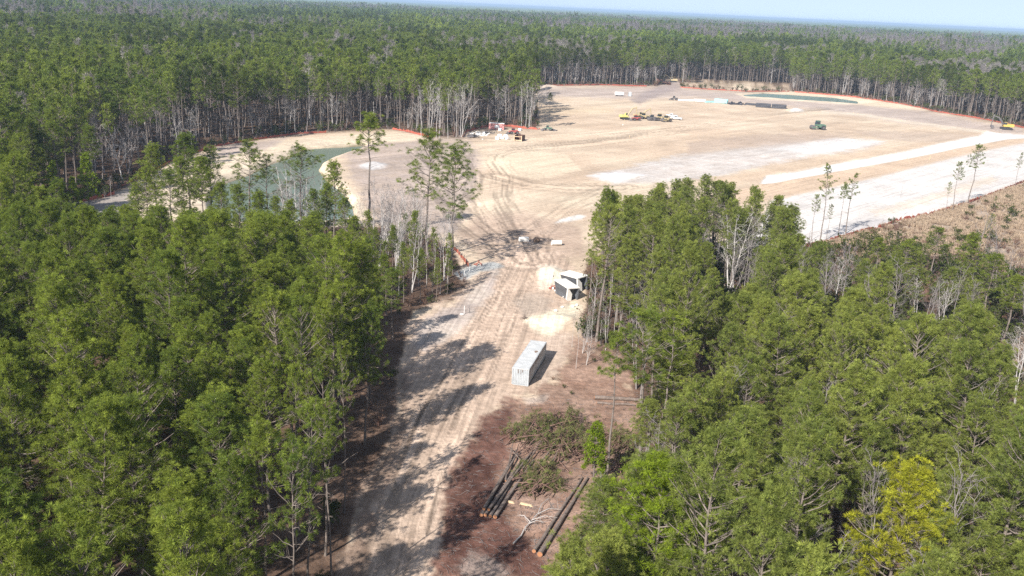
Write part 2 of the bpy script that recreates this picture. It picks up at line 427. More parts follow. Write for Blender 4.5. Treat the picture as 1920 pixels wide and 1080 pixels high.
# ------------------------------------------------------------------ terrain: one polar sheet, split by kind of surface
def build_ground():
    az_d = np.radians(np.linspace(-42, 42, 820))
    az = np.concatenate([az_d, np.radians(np.linspace(42, 318, 60))[1:-1]])
    rr = np.concatenate([np.linspace(0.5, 25, 10), np.geomspace(27, 760, 760), np.geomspace(800, 26000, 60)])
    A, Rr = np.meshgrid(az, rr)
    X, Y = Rr * np.sin(A), Rr * np.cos(A)
    x, y = X.ravel(), Y.ravel()
    z = height(x, y)
    px, py = proj(x, y, np.zeros_like(x))
    front = (y > 5)
    px = np.where(front, px, -9999); py = np.where(front, py, 9999)
    n_lo, n_mid, n_hi = fbm(x * 0.05, y * 0.05, 11), fbm(x * 0.3, y * 0.3, 12), fbm(x * 1.5, y * 1.5, 13, 3)
    col = np.empty((len(x), 3))
    floor_a, floor_b = np.array([0.075, 0.048, 0.034]), np.array([0.16, 0.105, 0.075])
    k = np.clip(n_mid * 1.3 - 0.15, 0, 1)[:, None]
    col[:] = floor_a * (1 - k) + floor_b * k
    dist = np.hypot(x, y)
    def zone(poly, c, blur, amt=1.0, wig=1.0, c2=None, nz=n_mid):
        bb = [min(p[0] for p in poly) - 40, max(p[0] for p in poly) + 40, min(p[1] for p in poly) - 40, max(p[1] for p in poly) + 40]
        m = (px > bb[0]) & (px < bb[1]) & (py > bb[2]) & (py < bb[3])
        if not np.any(m): return
        s = sdist(px[m], py[m], poly) + (n_mid[m] - 0.5) * wig * 2 * blur + (n_hi[m] - 0.5) * wig * blur
        a = (sstep(-blur, blur, s) * amt)[:, None]
        cc = np.array(c)[None]
        if c2 is not None:
            q = np.clip((nz[m] - 0.3) / 0.4, 0, 1)[:, None]
            cc = cc * (1 - q) + np.array(c2)[None] * q
        col[m] = col[m] * (1 - a) + cc * a
    TAN, TAN2 = (0.535, 0.412, 0.300), (0.62, 0.50, 0.372)
    GREY, GREY2 = (0.42, 0.345, 0.305), (0.48, 0.40, 0.35)
    CREAM = (0.70, 0.58, 0.43)
    WLOT, WLOT2 = (0.61, 0.57, 0.53), (0.67, 0.635, 0.60)
    # tan earth everywhere that is cleared
    zone(GRASS, (0.30, 0.225, 0.17), 10, 0.95, 1.2, (0.44, 0.35, 0.265))
    zone([(1900, 540), (1960, 560), (2150, 640), (2150, 820), (1960, 800), (1880, 680)], (0.30, 0.225, 0.17), 14, 0.8, 1.2, (0.40, 0.31, 0.23))
    zone(SITE, TAN, 4, 1, 0.6, TAN2, n_lo)
    # grey compacted ground along the back of the field and near the pond
    zone([(1000, 166), (1240, 163), (1400, 174), (1700, 203), (1920, 243), (1920, 255), (1700, 232), (1540, 206), (1300, 184), (1150, 184), (1010, 180)], GREY, 5, 0.85, 1, GREY2)
    zone([(640, 270), (760, 256), (880, 262), (900, 300), (890, 360), (860, 440), (720, 430), (660, 340)], (0.40, 0.32, 0.265), 12, 0.85, 1, GREY)
    zone([(100, 395), (190, 374), (250, 355), (300, 372), (240, 405), (140, 404)], (0.36, 0.325, 0.295), 5, 0.9, 1)
    zone([(1380, 176), (1480, 171), (1600, 182), (1690, 195), (1742, 206), (1700, 205), (1610, 196), (1500, 190), (1400, 184)], CREAM, 2.5, 1, 0.4)
    zone([(250, 345), (330, 306), (400, 285), (480, 272), (560, 258), (740, 247), (800, 258), (770, 266), (690, 271), (650, 285), (612, 304), (625, 325), (668, 360), (690, 400), (660, 425), (300, 420), (230, 405)], CREAM, 4, 1, 0.6, (0.60, 0.50, 0.38))
    zone([(400, 277), (480, 265), (540, 258), (500, 280), (420, 296)], GREY, 4, 0.8, 1)
    zone([(560, 284), (640, 281), (625, 292), (590, 296)], (0.42, 0.28, 0.17), 3, 0.9, 0.5)
    zone([(1272, 163), (1290, 152), (1380, 154), (1480, 160), (1480, 171), (1390, 171)], (0.30, 0.235, 0.16), 4, 0.9, 1.5, (0.48, 0.37, 0.27))
    zone([(1375, 158), (1408, 157), (1410, 170), (1372, 169)], (0.6, 0.49, 0.36), 2, 0.9, 0.6)
    zone([(1235, 180), (1200, 196), (1180, 186), (1238, 160), (1272, 149), (1276, 165)], (0.33, 0.27, 0.25), 4, .8, 1)
    for P in (POND, POND2):
        zone(P, (0.22, 0.17, 0.09), 3, 1, 0.4)
    # lots
    zone([(1450, 372), (1560, 352), (1700, 318), (1800, 292), (1920, 266), (2060, 280), (2060, 296), (1920, 342), (1740, 404), (1610, 438), (1535, 460), (1400, 464)], WLOT, 4, 0.95, 1, WLOT2, n_lo)
    zone([(1630, 396), (1720, 372), (1860, 330), (1870, 340), (1740, 384), (1640, 405)], TAN2, 5, 0.55, 1.5)
    zone([(1560, 428), (1620, 412), (1680, 410), (1620, 434), (1545, 452)], (0.42, 0.40, 0.39), 5, 0.7, 1.5)
    zone([(1100, 330), (1270, 291), (1440, 268), (1560, 258), (1660, 265), (1640, 276), (1540, 291), (1440, 308), (1330, 334), (1240, 345), (1150, 344)], (0.52, 0.465, 0.42), 5, 0.9, 1, (0.60, 0.555, 0.515))
    zone([(1440, 280), (1570, 258), (1660, 265), (1560, 286), (1530, 290), (1470, 283)], WLOT2, 3, 0.85, 0.7)
    zone([(1112, 332), (1165, 322), (1212, 330), (1160, 341)], (0.62, 0.60, 0.585), 3, 0.9, 1.2)
    zone([(675, 314), (700, 304), (730, 312), (700, 320)], (0.55, 0.54, 0.53), 3, 0.8, 1)
    zone([(1480, 209), (1492, 203), (1508, 209)], (0.78, 0.75, 0.72), 1.5, 1, 0.3)
    # grading streaks over the field, lying along the white road
    ax, ay = G(1447, 340); bx, by = G(1830, 259)
    t = np.array([bx - ax, by - ay]); t /= np.hypot(*t); nrm = np.array([-t[1], t[0]])
    S, D = x * t[0] + y * t[1], x * nrm[0] + y * nrm[1]
    st = fbm(D * 0.12, S * 0.008, 31, 4) * 0.6 + fbm(D * 0.7, S * 0.02, 33, 3) * 0.4
    sel = (dist > 185) & inside(px, py, SITE)
    f = np.ones(len(x)); f[sel] = 0.86 + 0.26 * np.clip((st[sel] - 0.25) / 0.5, 0, 1)
    col *= f[:, None]
    fade = sstep(185, 215, dist) * inside(px, py, SITE)
    z += fade * (0.30 * (fbm(D * .30, S * .012, 61, 3) - .5) + .16 * (fbm(D * .9, S * .03, 63, 2) - .5))
    for poly, hh in ((WROAD, .35),):
        m = (px > 1380) & (px < 2080) & (py > 230) & (py < 400)
        sdv = sdist(px[m], py[m], poly); z[m] += hh * np.exp(-((sdv + 2.5) / 1.8) ** 2) * (.6 + .8 * n_mid[m])
    # sand strips beside the white road, the road itself
    zone([(1360, 360), (1450, 345), (1570, 324), (1663, 308), (1780, 284), (1885, 264), (1920, 260), (1920, 268), (1800, 292), (1690, 320), (1560, 352), (1470, 372), (1380, 385)], (0.56, 0.42, 0.30), 3, 0.85, 0.8)
    zone([(1280, 345), (1420, 322), (1560, 297), (1700, 272), (1850, 246), (1845, 252), (1700, 283), (1560, 306), (1430, 332), (1330, 350)], (0.55, 0.42, 0.30), 3, 0.7, 0.8)
    zone([(1540, 207), (1613, 212), (1700, 226), (1853, 246), (1845, 251), (1700, 231), (1610, 217), (1540, 212)], (0.66, 0.56, 0.44), 2, 0.8, 0.6)
    zone([(1040, 372), (1180, 345), (1300, 342), (1420, 345), (1300, 372), (1180, 385), (1060, 392)], (0.60, 0.50, 0.37), 6, 0.6, 1.5)
    zone([(905, 306), (930, 291), (1000, 282), (1060, 288), (1090, 318), (1010, 336), (950, 326)], (0.66, 0.545, 0.40), 3, 0.8, 0.8)
    zone([(850, 440), (900, 405), (980, 398), (1090, 425), (1098, 480), (1000, 486), (900, 482)], (0.39, 0.285, 0.22), 10, 0.8, 1.0, (0.46, 0.35, 0.27))
    zone([(1290, 266), (1400, 254), (1500, 249), (1610, 254), (1500, 268), (1400, 278), (1290, 290)], (0.43, 0.335, 0.265), 5, 0.75, 1)
    zone([(1600, 245), (1760, 250), (1840, 254), (1760, 268), (1650, 262)], (0.45, 0.36, 0.29), 4, 0.6, 1)
    zone([(1000, 205), (1150, 200), (1150, 212), (1020, 214)], (0.62, 0.49, 0.33), 5, 0.6, 1)
    zone([(1050, 412), (1085, 402), (1100, 404), (1090, 412), (1040, 420)], (0.66, 0.63, 0.58), 2, 0.95, 0.5)
    zone(WROAD, (0.72, 0.69, 0.655), 1.6, 1, 0.5)
    # the haul road towards the camera and its tyre marks
    zone(ROADN, (0.46, 0.345, 0.265), 11, 0.95, 1.4, (0.55, 0.42, 0.325))
    def streaks(line, width, amp, seed, fx=1.6, fs=0.05):
        P = np.array([G(*p) for p in line])
        best = np.full(len(x), 1e9); off = np.zeros(len(x)); ss = np.zeros(len(x)); acc = 0
        m = (np.abs(x - P[:, 0].mean()) < np.ptp(P[:, 0]) / 2 + 3 * width) & (np.abs(y - P[:, 1].mean()) < np.ptp(P[:, 1]) / 2 + 3 * width)
        xi, yi = x[m], y[m]; be = best[m]; of = off[m]; sv = ss[m]
        for a, b in zip(P[:-1], P[1:]):
            e = b - a; L = np.hypot(*e); tt = np.clip(((xi - a[0]) * e[0] + (yi - a[1]) * e[1]) / L ** 2, 0, 1)
            dx, dy = xi - a[0] - tt * e[0], yi - a[1] - tt * e[1]
            d = np.hypot(dx, dy); sg = np.sign(dx * e[1] - dy * e[0])
            u = d < be
            be = np.where(u, d, be); of = np.where(u, d * sg, of); sv = np.where(u, acc + tt * L, sv); acc += L
        w = sstep(width * 1.3, width * 0.5, be)
        nn = fbm(of * fx, sv * fs, seed, 3) * 0.65 + fbm(of * fx * 3.0, sv * fs * 2, seed + 5, 2) * 0.35
        k = 1 - w * amp * np.clip((0.50 - nn) * 9, -0.3, 1)
        col[m] *= k[:, None]
    streaks([(690, 1300), (735, 1080), (770, 920), (830, 770), (900, 650), (950, 560), (985, 490), (1000, 440), (1060, 390), (1150, 350)], 5.5, 0.26, 41)
    streaks([(800, 1000), (835, 860), (880, 760), (915, 690), (945, 620), (965, 560)], 1.4, 0.5, 55, 2.5, .02)
    streaks([(745, 900), (800, 770), (850, 690), (900, 610), (930, 560), (950, 500)], 1.2, 0.45, 57, 2.5, .02)
    streaks([(1000, 450), (960, 462), (900, 470), (860, 462)], 5, 0.4, 59, 1.2, .03)
    streaks([(985, 490), (960, 430), (930, 370), (930, 330), (912, 305), (920, 290), (960, 280), (1100, 268), (1300, 240)], 8, 0.34, 43, 0.9, 0.03)
    streaks([(985, 490), (890, 420), (850, 370), (820, 310), (800, 285)], 8, 0.30, 45, 0.9, 0.03)
    streaks([(880, 262), (1000, 262), (1150, 250), (1300, 235), (1480, 212), (1560, 205)], 8, 0.26, 47, 0.6, 0.02)
    streaks([(930, 330), (990, 345), (1060, 352), (1180, 350)], 8, 0.32, 49, 0.8, 0.03)
    zone([(770, 640), (800, 592), (870, 560), (905, 530), (935, 500), (930, 540), (880, 600), (830, 640), (790, 660)], (0.43, 0.37, 0.34), 8, 0.8, 1.2, (0.54, 0.47, 0.41))
    zone([(850, 512), (880, 498), (925, 492), (945, 500), (900, 510), (868, 525)], (0.48, 0.50, 0.49), 3, 0.85, 1.0)
    zone([(1010, 500), (1040, 500), (1070, 520), (1050, 535), (1010, 545)], (0.68, 0.60, 0.49), 4, 0.8, 1.0)
    zone([(985, 600), (1030, 585), (1080, 565), (1095, 580), (1060, 610), (1030, 630), (1000, 620)], (0.70, 0.625, 0.48), 6, 0.9, 1.0)
    zone([(960, 556), (1010, 548), (1040, 560), (1030, 580), (980, 592)], (0.40, 0.335, 0.275), 8, 0.6, 1.0)
    zone([(1000, 640), (1070, 620), (1080, 640), (1050, 700), (1010, 730), (1020, 680)], (0.52, 0.41, 0.33), 6, 0.7, 1.0)
    # log landing: red clay and pine straw
    zone([(640, 1080), (655, 1000), (676, 930), (705, 880), (735, 820), (745, 760), (748, 690), (770, 690), (766, 770), (752, 850), (725, 900), (700, 960), (684, 1080)], (0.20, 0.135, 0.10), 13, 0.75, 1.8)  # brown litter along the road's left edge, with tree shade worked into its colour
    zone(LAND, (0.225, 0.135, 0.098), 12, 0.95, 1.9, (0.34, 0.225, 0.17))
    zone([(815, 1080), (834, 960), (850, 885), (890, 815), (940, 755), (965, 756), (960, 800), (950, 850), (930, 900), (950, 940), (960, 985), (1000, 1010), (1040, 1090)], (0.075, 0.032, 0.026), 12, 0.85, 1.6, (0.15, 0.072, 0.055))
    zone([(850, 1060), (880, 1030), (930, 1040), (960, 1075), (900, 1100)], (0.36, 0.29, 0.25), 9, 0.7, 1.5)
    zone([(940, 905), (990, 880), (1060, 900), (1040, 1000), (985, 1000), (950, 960)], (0.33, 0.225, 0.175), 12, 0.6, 1.5)
    zone([(980, 742), (1030, 738), (1020, 756), (985, 760)], (0.48, 0.40, 0.34), 5, 0.7, 1.5)
    zone([(890, 185), (1012, 205), (1000, 240), (880, 245)], floor_b, 4, 0.5)
    col[inside(px, py, SITE)] *= 0.90 
    V = np.stack([x, y, z], 1)
    nr, na = X.shape
    i0 = (np.arange(nr - 1)[:, None] * na + np.arange(na)[None]).ravel()
    i1 = (np.arange(nr - 1)[:, None] * na + (np.arange(na)[None] + 1) % na).ravel()
    Q = np.stack([i0, i0 + na, i1 + na, i1], 1)[:, ::-1]
    fx, fy = px[Q].mean(1), py[Q].mean(1)
    cls = np.zeros(len(Q), int)
    good = front[Q].all(1)
    cls[good & inside(fx, fy, GRASS)] = 4
    cls[good & inside(fx, fy, SITE)] = 1
    cls[good & inside(fx, fy, LAND)] = 5
    cls[good & inside(fx, fy, ROADN)] = 2
    cls[good & inside(fx, fy, WROAD)] = 3
    for c, nm, m in ((0, 'ground', MFLOOR), (1, 'sand_field', MSOIL), (2, 'dirt_road', MROADS), (3, 'gravel_road', MSOIL), (4, 'grass_field', MFLOOR), (5, 'log_landing_ground', MFLOOR)):
        q = Q[cls == c]
        u, inv = np.unique(q, return_inverse=True)
        me = mesh_np(nm, V[u], None, inv.reshape(-1, 4), [m], col[u], smooth=True, attr='soil')
        tag(link(nm, me), kind='structure')
    # water
    for P, zl in ((POND, -1.35), (POND2, -.45)):
        m = np.zeros(len(Q), bool)
        sel = good & (fx > min(p[0] for p in P) - 20) & (fx < max(p[0] for p in P) + 20) & (fy > min(p[1] for p in P) - 20) & (fy < max(p[1] for p in P) + 20)
        m[sel] = sdist(fx[sel], fy[sel], P) > (-5 if P is POND else -2)
        q = Q[m]; u, inv = np.unique(q, return_inverse=True)
        W = V[u].copy(); W[:, 2] = zl
        tag(link('pond_water', mesh_np('pond_water', W, None, inv.reshape(-1, 4), [MWATER if P is POND else MWATER2])), kind='structure')
build_ground()

# ------------------------------------------------------------------ tree geometry (numpy)
def unit(v): return v / (np.linalg.norm(v, axis=-1, keepdims=True) + 1e-9)
class Tubes:
    def __init__(s): s.V, s.Q, s.n = [], [], 0
    def add(s, pts, rad, k=5):
        pts = np.asarray(pts, float); rad = np.asarray(rad, float); n = len(pts)
        t = unit(np.gradient(pts, axis=0))
        ref = np.where(np.abs(t[:, 2:3]) < 0.9, np.array([[0, 0, 1.]]), np.array([[1., 0, 0]]))
        a = unit(np.cross(t, ref)); b = np.cross(t, a)
        an = np.arange(k) * 2 * np.pi / k
        V = pts[:, None] + (a[:, None] * np.cos(an)[None, :, None] + b[:, None] * np.sin(an)[None, :, None]) * rad[:, None, None]
        i = np.arange(n - 1)[:, None] * k; j = np.arange(k)[None]; j2 = (j + 1) % k
        Q = np.stack([i + j, i + j2, i + k + j2, i + k + j], -1).reshape(-1, 4) + s.n
        s.V.append(V.reshape(-1, 3)); s.Q.append(Q); s.n += n * k
    def get(s): return (np.concatenate(s.V), np.concatenate(s.Q)) if s.V else (np.zeros((0, 3)), np.zeros((0, 4), int))
def needles(cent, axis, per, length, width, g, spread=2.0, tint_c=None):
    """bursts of thin needle sprays about each centre"""
    n = len(cent)
    c = np.repeat(cent, per, 0); ax = np.repeat(unit(axis), per, 0)
    rv = unit(g.normal(size=(n * per, 3)))
    perp = unit(rv - ax * (rv * ax).sum(1, keepdims=True))
    th = g.uniform(0.1, spread, (n * per, 1))
    d = ax * np.cos(th) + perp * np.sin(th)
    L = length * g.uniform(0.6, 1.2, (n * per, 1))
    w = unit(np.cross(d, g.normal(size=(n * per, 3)))) * width * g.uniform(0.7, 1.3, (n * per, 1))
    base = c + d * 0.04
    V = np.stack([base - w * 0.6, base + w * 0.6, c + d * L], 1)
    mid = c + d * L * 0.55
    V = np.stack([base, mid - w, mid + w, c + d * L], 1).reshape(-1, 3)
    k = np.arange(n * per)[:, None] * 4
    T = np.concatenate([k + np.array([[0, 2, 1]]), k + np.array([[1, 2, 3]])], 0)
    if tint_c is None:
        br = g.uniform(0.6, 1.25, n); ye = g.uniform(0, 1, n)
        tint_c = np.stack([br, ye, np.zeros(n)], 1)
    return V, T, np.repeat(tint_c, per * 4, 0)
def pine(seed, H=20., cb=0.5, rad=3.2, limbs=40, clumps=8, tufts=1.6, per=44, nl=0.42, nw=0.017, r0=0.19, top=1.0, sparse=1.0, sides=8, dead=8):
    g = np.random.default_rng(seed)
    tb = Tubes()
    n = 10
    zz = np.linspace(-0.3, H * 0.98, n)
    bend = np.cumsum(g.normal(0, 0.10, (n, 2)), 0) * (H / 20); bend[0] = 0
    tr = np.stack([bend[:, 0], bend[:, 1], zz], 1)
    rr = r0 * (1 - 0.86 * np.linspace(0, 1, n) ** 1.1); rr[0] *= 1.25
    tb.add(tr, rr, sides)
    at = lambda z: np.array([np.interp(z, zz, tr[:, 0]), np.interp(z, zz, tr[:, 1]), z])
    zc = H * cb
    C, A = [], []
    for i in range(limbs):
        t = ((i + g.uniform(0.2, 0.8)) / limbs)
        z = zc + (H * 0.985 - zc) * t
        prof = (1 - t) ** 0.55 * (0.5 + 0.5 * min(1, t / 0.25)) * top + 0.10
        L = rad * prof * g.uniform(0.55, 1.2) + 0.35
        a = i * 2.39996 + g.normal(0, 0.5)
        el = R(8 + 50 * t + g.normal(0, 9))
        hd = np.array([math.cos(a), math.sin(a), 0])
        s = np.linspace(0, 1, 5)[:, None]
        p0 = at(z)
        path = p0 + hd * (L * s * math.cos(el)) + np.array([[0, 0, 1.]]) * (L * (math.sin(el) * s + 0.22 * s ** 2.2))
        path[1:-1] += g.normal(0, 0.06 * L / 3, (3, 3))
        tb.add(path, 0.055 * (r0 / 0.19) * (L / 3) ** 0.6 * (1 - 0.8 * s[:, 0]) + 0.008, 4)
        if g.random() > sparse: continue
        side = np.array([-hd[1], hd[0], 0])
        for c in range(clumps):
            u = 1.0 if c == 0 else g.uniform(0.30, 1.0)
            cc = path[0] + (path[-1] - path[0]) * u + side * g.choice([-1, 1]) * g.uniform(0.12, 0.48) * L * (1.15 - u * 0.6) * (c > 0) + np.array([0, 0, g.normal(0.12, 0.16)])
            if c:
                q = path[0] + (path[-1] - path[0]) * (u - 0.22)
                tb.add(np.stack([q, (q + cc) / 2 + np.array([0, 0, 0.05]), cc]), [0.022, 0.016, 0.008], 3)
            m = max(1, int(tufts * g.uniform(0.6, 1.6)))
            o = g.normal(0, 1, (m, 3)) * np.array([0.34, 0.34, 0.2]) * (m > 1)
            C.append(cc + o)
            A.append(np.tile(hd * 0.45 + np.array([0, 0, 0.9]), (m, 1)) + g.normal(0, 0.35, (m, 3)))
    m = int(tufts * 2 + 3)
    C.append(at(H * 0.98) + g.normal(0, 1, (m, 3)) * np.array([0.3, 0.3, 0.35])); A.append(np.tile([0, 0, 1.], (m, 1)) + g.normal(0, 0.3, (m, 3)))
    for i in range(dead):
        z = zc - (zc * 0.45) * g.random(); a = g.uniform(0, 6.28); L = g.uniform(0.5, 2.2)
        p0 = at(z); hd = np.array([math.cos(a), math.sin(a), g.uniform(-0.1, 0.25)])
        tb.add(np.stack([p0, p0 + hd * L * 0.5 + g.normal(0, .06, 3), p0 + hd * L]), [0.03, 0.02, 0.006], 3)
    C, A = np.concatenate(C), np.concatenate(A)
    NV, NT, NC = needles(C, A, per, nl, nw, g)
    TV, TQ = tb.get()
    return TV, TQ, NV, NT, NC
def cone_pine(seed, H=8., rad=1.7, rows=26, per=20, tufts=3):
    """young pine, dense to the ground, pointed"""
    g = np.random.default_rng(seed); tb = Tubes()
    tb.add(np.array([[0, 0, -0.2], [0.03, 0, H * 0.5], [0, 0.02, H * 0.97]]), [0.09, 0.06, 0.015], 6)
    C, A = [], []
    for i in range(rows):
        t = (i + g.random()) / rows
        z = H * (0.12 + 0.86 * t)
        for j in range(5 if t < 0.8 else 3):
            a = g.uniform(0, 6.28); L = rad * (1 - t) ** 0.75 * g.uniform(0.6, 1.15) + 0.12
            hd = np.array([math.cos(a), math.sin(a), 0]); e = np.array([0, 0, z]) + hd * L + np.array([0, 0, L * 0.45])
            tb.add(np.stack([[0, 0, z], [0, 0, z] + hd * L * .55 + [0, 0, L * .15], e]), [0.025, 0.018, 0.008], 3)
            m = tufts
            C.append(e + g.normal(0, 1, (m, 3)) * [0.2, 0.2, 0.16] - hd * g.uniform(0, 0.35 * L, (m, 1))); A.append(np.tile(hd * .4 + [0, 0, 1.], (m, 1)) + g.normal(0, .3, (m, 3)))
    NV, NT, NC = needles(np.concatenate(C), np.concatenate(A), per, 0.36, 0.042, g)
    TV, TQ = tb.get()
    return TV, TQ, NV, NT, NC
def bare(seed, H=16., spread=0.33, r0=0.16, stems=1, cb=0.3, n1=12, n2=5, n3=4, thin=1.0, zjit=0.0):
    """leafless hardwood; returns (trunk tubes, twig tubes)"""
    g = np.random.default_rng(seed); tr, tw = Tubes(), Tubes()
    for sidx in range(stems):
        lean = g.normal(0, 0.05 if stems == 1 else 0.16, 2)
        n = 8; zz = np.linspace(-0.3, H * g.uniform(0.85, 1.0), n)
        off = np.cumsum(g.normal(0, 0.12, (n, 2)), 0); off[0] = 0
        P = np.stack([lean[0] * zz + off[:, 0] + g.normal(0, .25) * (stems > 1), lean[1] * zz + off[:, 1] + g.normal(0, .25) * (stems > 1), zz], 1)
        tr.add(P, r0 * (1 - 0.92 * np.linspace(0, 1, n)) + 0.01, 6)
        for i in range(n1):
            t = cb + (0.97 - cb) * (i + g.random()) / n1
            p0 = P[0] + 0; idx = t * (n - 1); k = min(int(idx), n - 2); p0 = P[k] + (P[k + 1] - P[k]) * (idx - k)
            a = i * 2.4 + g.normal(0, .5)
            d = unit(np.array([math.cos(a) * spread * 2, math.sin(a) * spread * 2, g.uniform(0.7, 1.3)]))
            L = H * 0.34 * (1.1 - t * 0.75) * g.uniform(0.6, 1.2)
            s = np.linspace(0, 1, 5)[:, None]
            Q = p0 + d * L * s + np.array([[0, 0, 1.]]) * L * 0.15 * s ** 2 + np.concatenate([np.zeros((1, 3)), g.normal(0, 0.04 * L, (4, 3))])
            tr.add(Q, r0 * 0.34 * (1 - t * .5) * (1 - 0.8 * s[:, 0]) + 0.008, 4)
            for j in range(n2):
                u = 0.25 + 0.75 * (j + g.random()) / n2; idx2 = u * 4; kk = min(int(idx2), 3); q0 = Q[kk] + (Q[kk + 1] - Q[kk]) * (idx2 - kk)
                d2 = unit(d + g.normal(0, 0.55, 3)); L2 = L * 0.42 * g.uniform(0.6, 1.2)
                s2 = np.linspace(0, 1, 3)[:, None]
                Q2 = q0 + d2 * L2 * s2 + np.concatenate([np.zeros((1, 3)), g.normal(0, .05 * L2, (2, 3))])
                tw.add(Q2, (0.022 * (1 - 0.7 * s2[:, 0]) + 0.004) * thin, 3)
                for m in range(n3):
                    w0 = q0 + (Q2[-1] - q0) * g.uniform(.3, 1); d3 = unit(d2 + g.normal(0, .6, 3)); L3 = L2 * g.uniform(.35, .7)
                    tw.add(np.stack([w0, w0 + d3 * L3]), np.array([0.012, 0.005]) * thin, 3)
    return tr.get(), tw.get()
def shrub(seed, H=2., rad=1.2, leaf=260, stems=14, size=0.16):
    g = np.random.default_rng(seed); tb = Tubes(); C = []
    for i in range(stems):
        a = g.uniform(0, 6.28); e = np.array([math.cos(a), math.sin(a), 0]) * rad * g.uniform(.2, 1) + [0, 0, H * g.uniform(.5, 1)]
        tb.add(np.stack([[e[0] * .1, e[1] * .1, -0.1], e * [.45, .45, .6], e]), [0.025, .018, .006], 3)
        m = max(1, leaf // stems // 6)
        C.append(e * g.uniform(.55, 1.05, (m, 1)) + g.normal(0, .2, (m, 3)))
    C = np.concatenate(C)
    NV, NT, NC = needles(C, np.tile([0, 0, 1.], (len(C), 1)) + g.normal(0, .6, (len(C), 3)), 6, size * 2, size * .45, g, 2.2)
    TV, TQ = tb.get()
    return TV, TQ, NV, NT, NC
def joined(name, parts, mats):
    """one mesh: wood quads (slot 0) + needle triangles (slot 1)"""
    TV, TQ, NV, NT, NC = parts
    V = np.concatenate([TV, NV]); tint = np.concatenate([np.ones((len(TV), 3)), NC]) if len(NV) else np.ones((len(TV), 3))
    return mesh_np(name, V, NT + len(TV), TQ, mats, tint, tri_m=1, quad_m=0)

# ------------------------------------------------------------------ scattering (only for what nobody could count)
def scatter(name, pts, vid, rot, scl, meshes, label, cat):
    src = bpy.data.collections.new(name + '_kinds')
    for i, me in enumerate(meshes):
        src.objects.link(bpy.data.objects.new('%s_source_%03d' % (name, i), me))
    me = bpy.data.meshes.new(name)
    n = len(pts)
    me.vertices.add(n); me.vertices.foreach_set('co', np.asarray(pts, np.float32).ravel())
    a = me.attributes.new('vid', 'INT', 'POINT'); a.data.foreach_set('value', np.asarray(vid, np.int32))
    a = me.attributes.new('rot', 'FLOAT_VECTOR', 'POINT'); a.data.foreach_set('vector', np.asarray(rot, np.float32).ravel())
    a = me.attributes.new('scl', 'FLOAT_VECTOR', 'POINT'); a.data.foreach_set('vector', np.asarray(scl, np.float32).ravel())
    o = link(name, me)
    ng = bpy.data.node_groups.new(name + '_nodes', 'GeometryNodeTree')
    ng.interface.new_socket('Geometry', in_out='INPUT', socket_type='NodeSocketGeometry')
    ng.interface.new_socket('Geometry', in_out='OUTPUT', socket_type='NodeSocketGeometry')
    N, L = ng.nodes, ng.links
    gi, go = N.new('NodeGroupInput'), N.new('NodeGroupOutput')
    ip = N.new('GeometryNodeInstanceOnPoints'); ci = N.new('GeometryNodeCollectionInfo')
    ci.inputs['Collection'].default_value = src
    ci.inputs['Separate Children'].default_value = True; ci.inputs['Reset Children'].default_value = True
    def na(nm, t):
        q = N.new('GeometryNodeInputNamedAttribute'); q.data_type = t; q.inputs['Name'].default_value = nm; return q.outputs[0]
    er = N.new('FunctionNodeEulerToRotation')
    L.new(gi.outputs[0], ip.inputs['Points']); L.new(ci.outputs[0], ip.inputs['Instance'])
    ip.inputs['Pick Instance'].default_value = True
    L.new(na('vid', 'INT'), ip.inputs['Instance Index'])
    L.new(na('rot', 'FLOAT_VECTOR'), er.inputs[0]); L.new(er.outputs[0], ip.inputs['Rotation'])
    L.new(na('scl', 'FLOAT_VECTOR'), ip.inputs['Scale'])
    L.new(ip.outputs[0], go.inputs[0])
    md = o.modifiers.new('scatter', 'NODES'); md.node_group = ng
    return tag(o, label, cat, None, 'stuff')
def two_meshes(nm, parts, wood, leaf):
    TV, TQ, NV, NT, NC = parts
    return (mesh_np(nm + '_trunk', TV, None, TQ, [wood], smooth=True), mesh_np(nm + '_crown', NV, NT, None, [leaf], NC))
def bare_meshes(nm, b, wood, twig):
    return (mesh_np(nm + '_trunk', b[0][0], None, b[0][1], [wood], smooth=True), mesh_np(nm + '_branches', b[1][0], None, b[1][1], [twig]))

# kinds of tree: (height as built, trunk mesh, crown mesh, single mesh of both)
HQ = []
for i, kw in enumerate([dict(cb=.42, rad=3.2), dict(cb=.48, rad=2.8), dict(cb=.40, rad=3.5, limbs=46), dict(cb=.5, rad=3.0, sparse=.8), dict(cb=.45, rad=2.6), dict(cb=.42, rad=3.1, sparse=.8),
                        dict(cb=.55, rad=2.9), dict(cb=.36, rad=3.0, limbs=50)]):
    kw = {**dict(limbs=46, clumps=9, tufts=2.1, per=54, nl=.335, nw=.0125), **kw}
    HQ.append(pine(100 + i, **kw))
SLIM = [pine(140 + i, H=20, cb=c, rad=r, limbs=22, clumps=7, tufts=1.5, per=64, nl=.34, nw=.0125, r0=0.15, sparse=s, dead=12) for i, (c, r, s) in enumerate([(.62, 2.2, .9), (.55, 2.6, .75), (.72, 1.8, .9), (.60, 3.0, .7)])]
OPEN = [pine(150 + i, H=20, cb=c, rad=r, limbs=30, clumps=8, tufts=2.1, per=60, nl=.36, nw=.0125, r0=.17, sparse=s_, dead=10) for i, (c, r, s_) in enumerate([(.40, 3.6, .72), (.48, 3.3, .62), (.34, 3.8, .66), (.55, 3.6, .8)])]
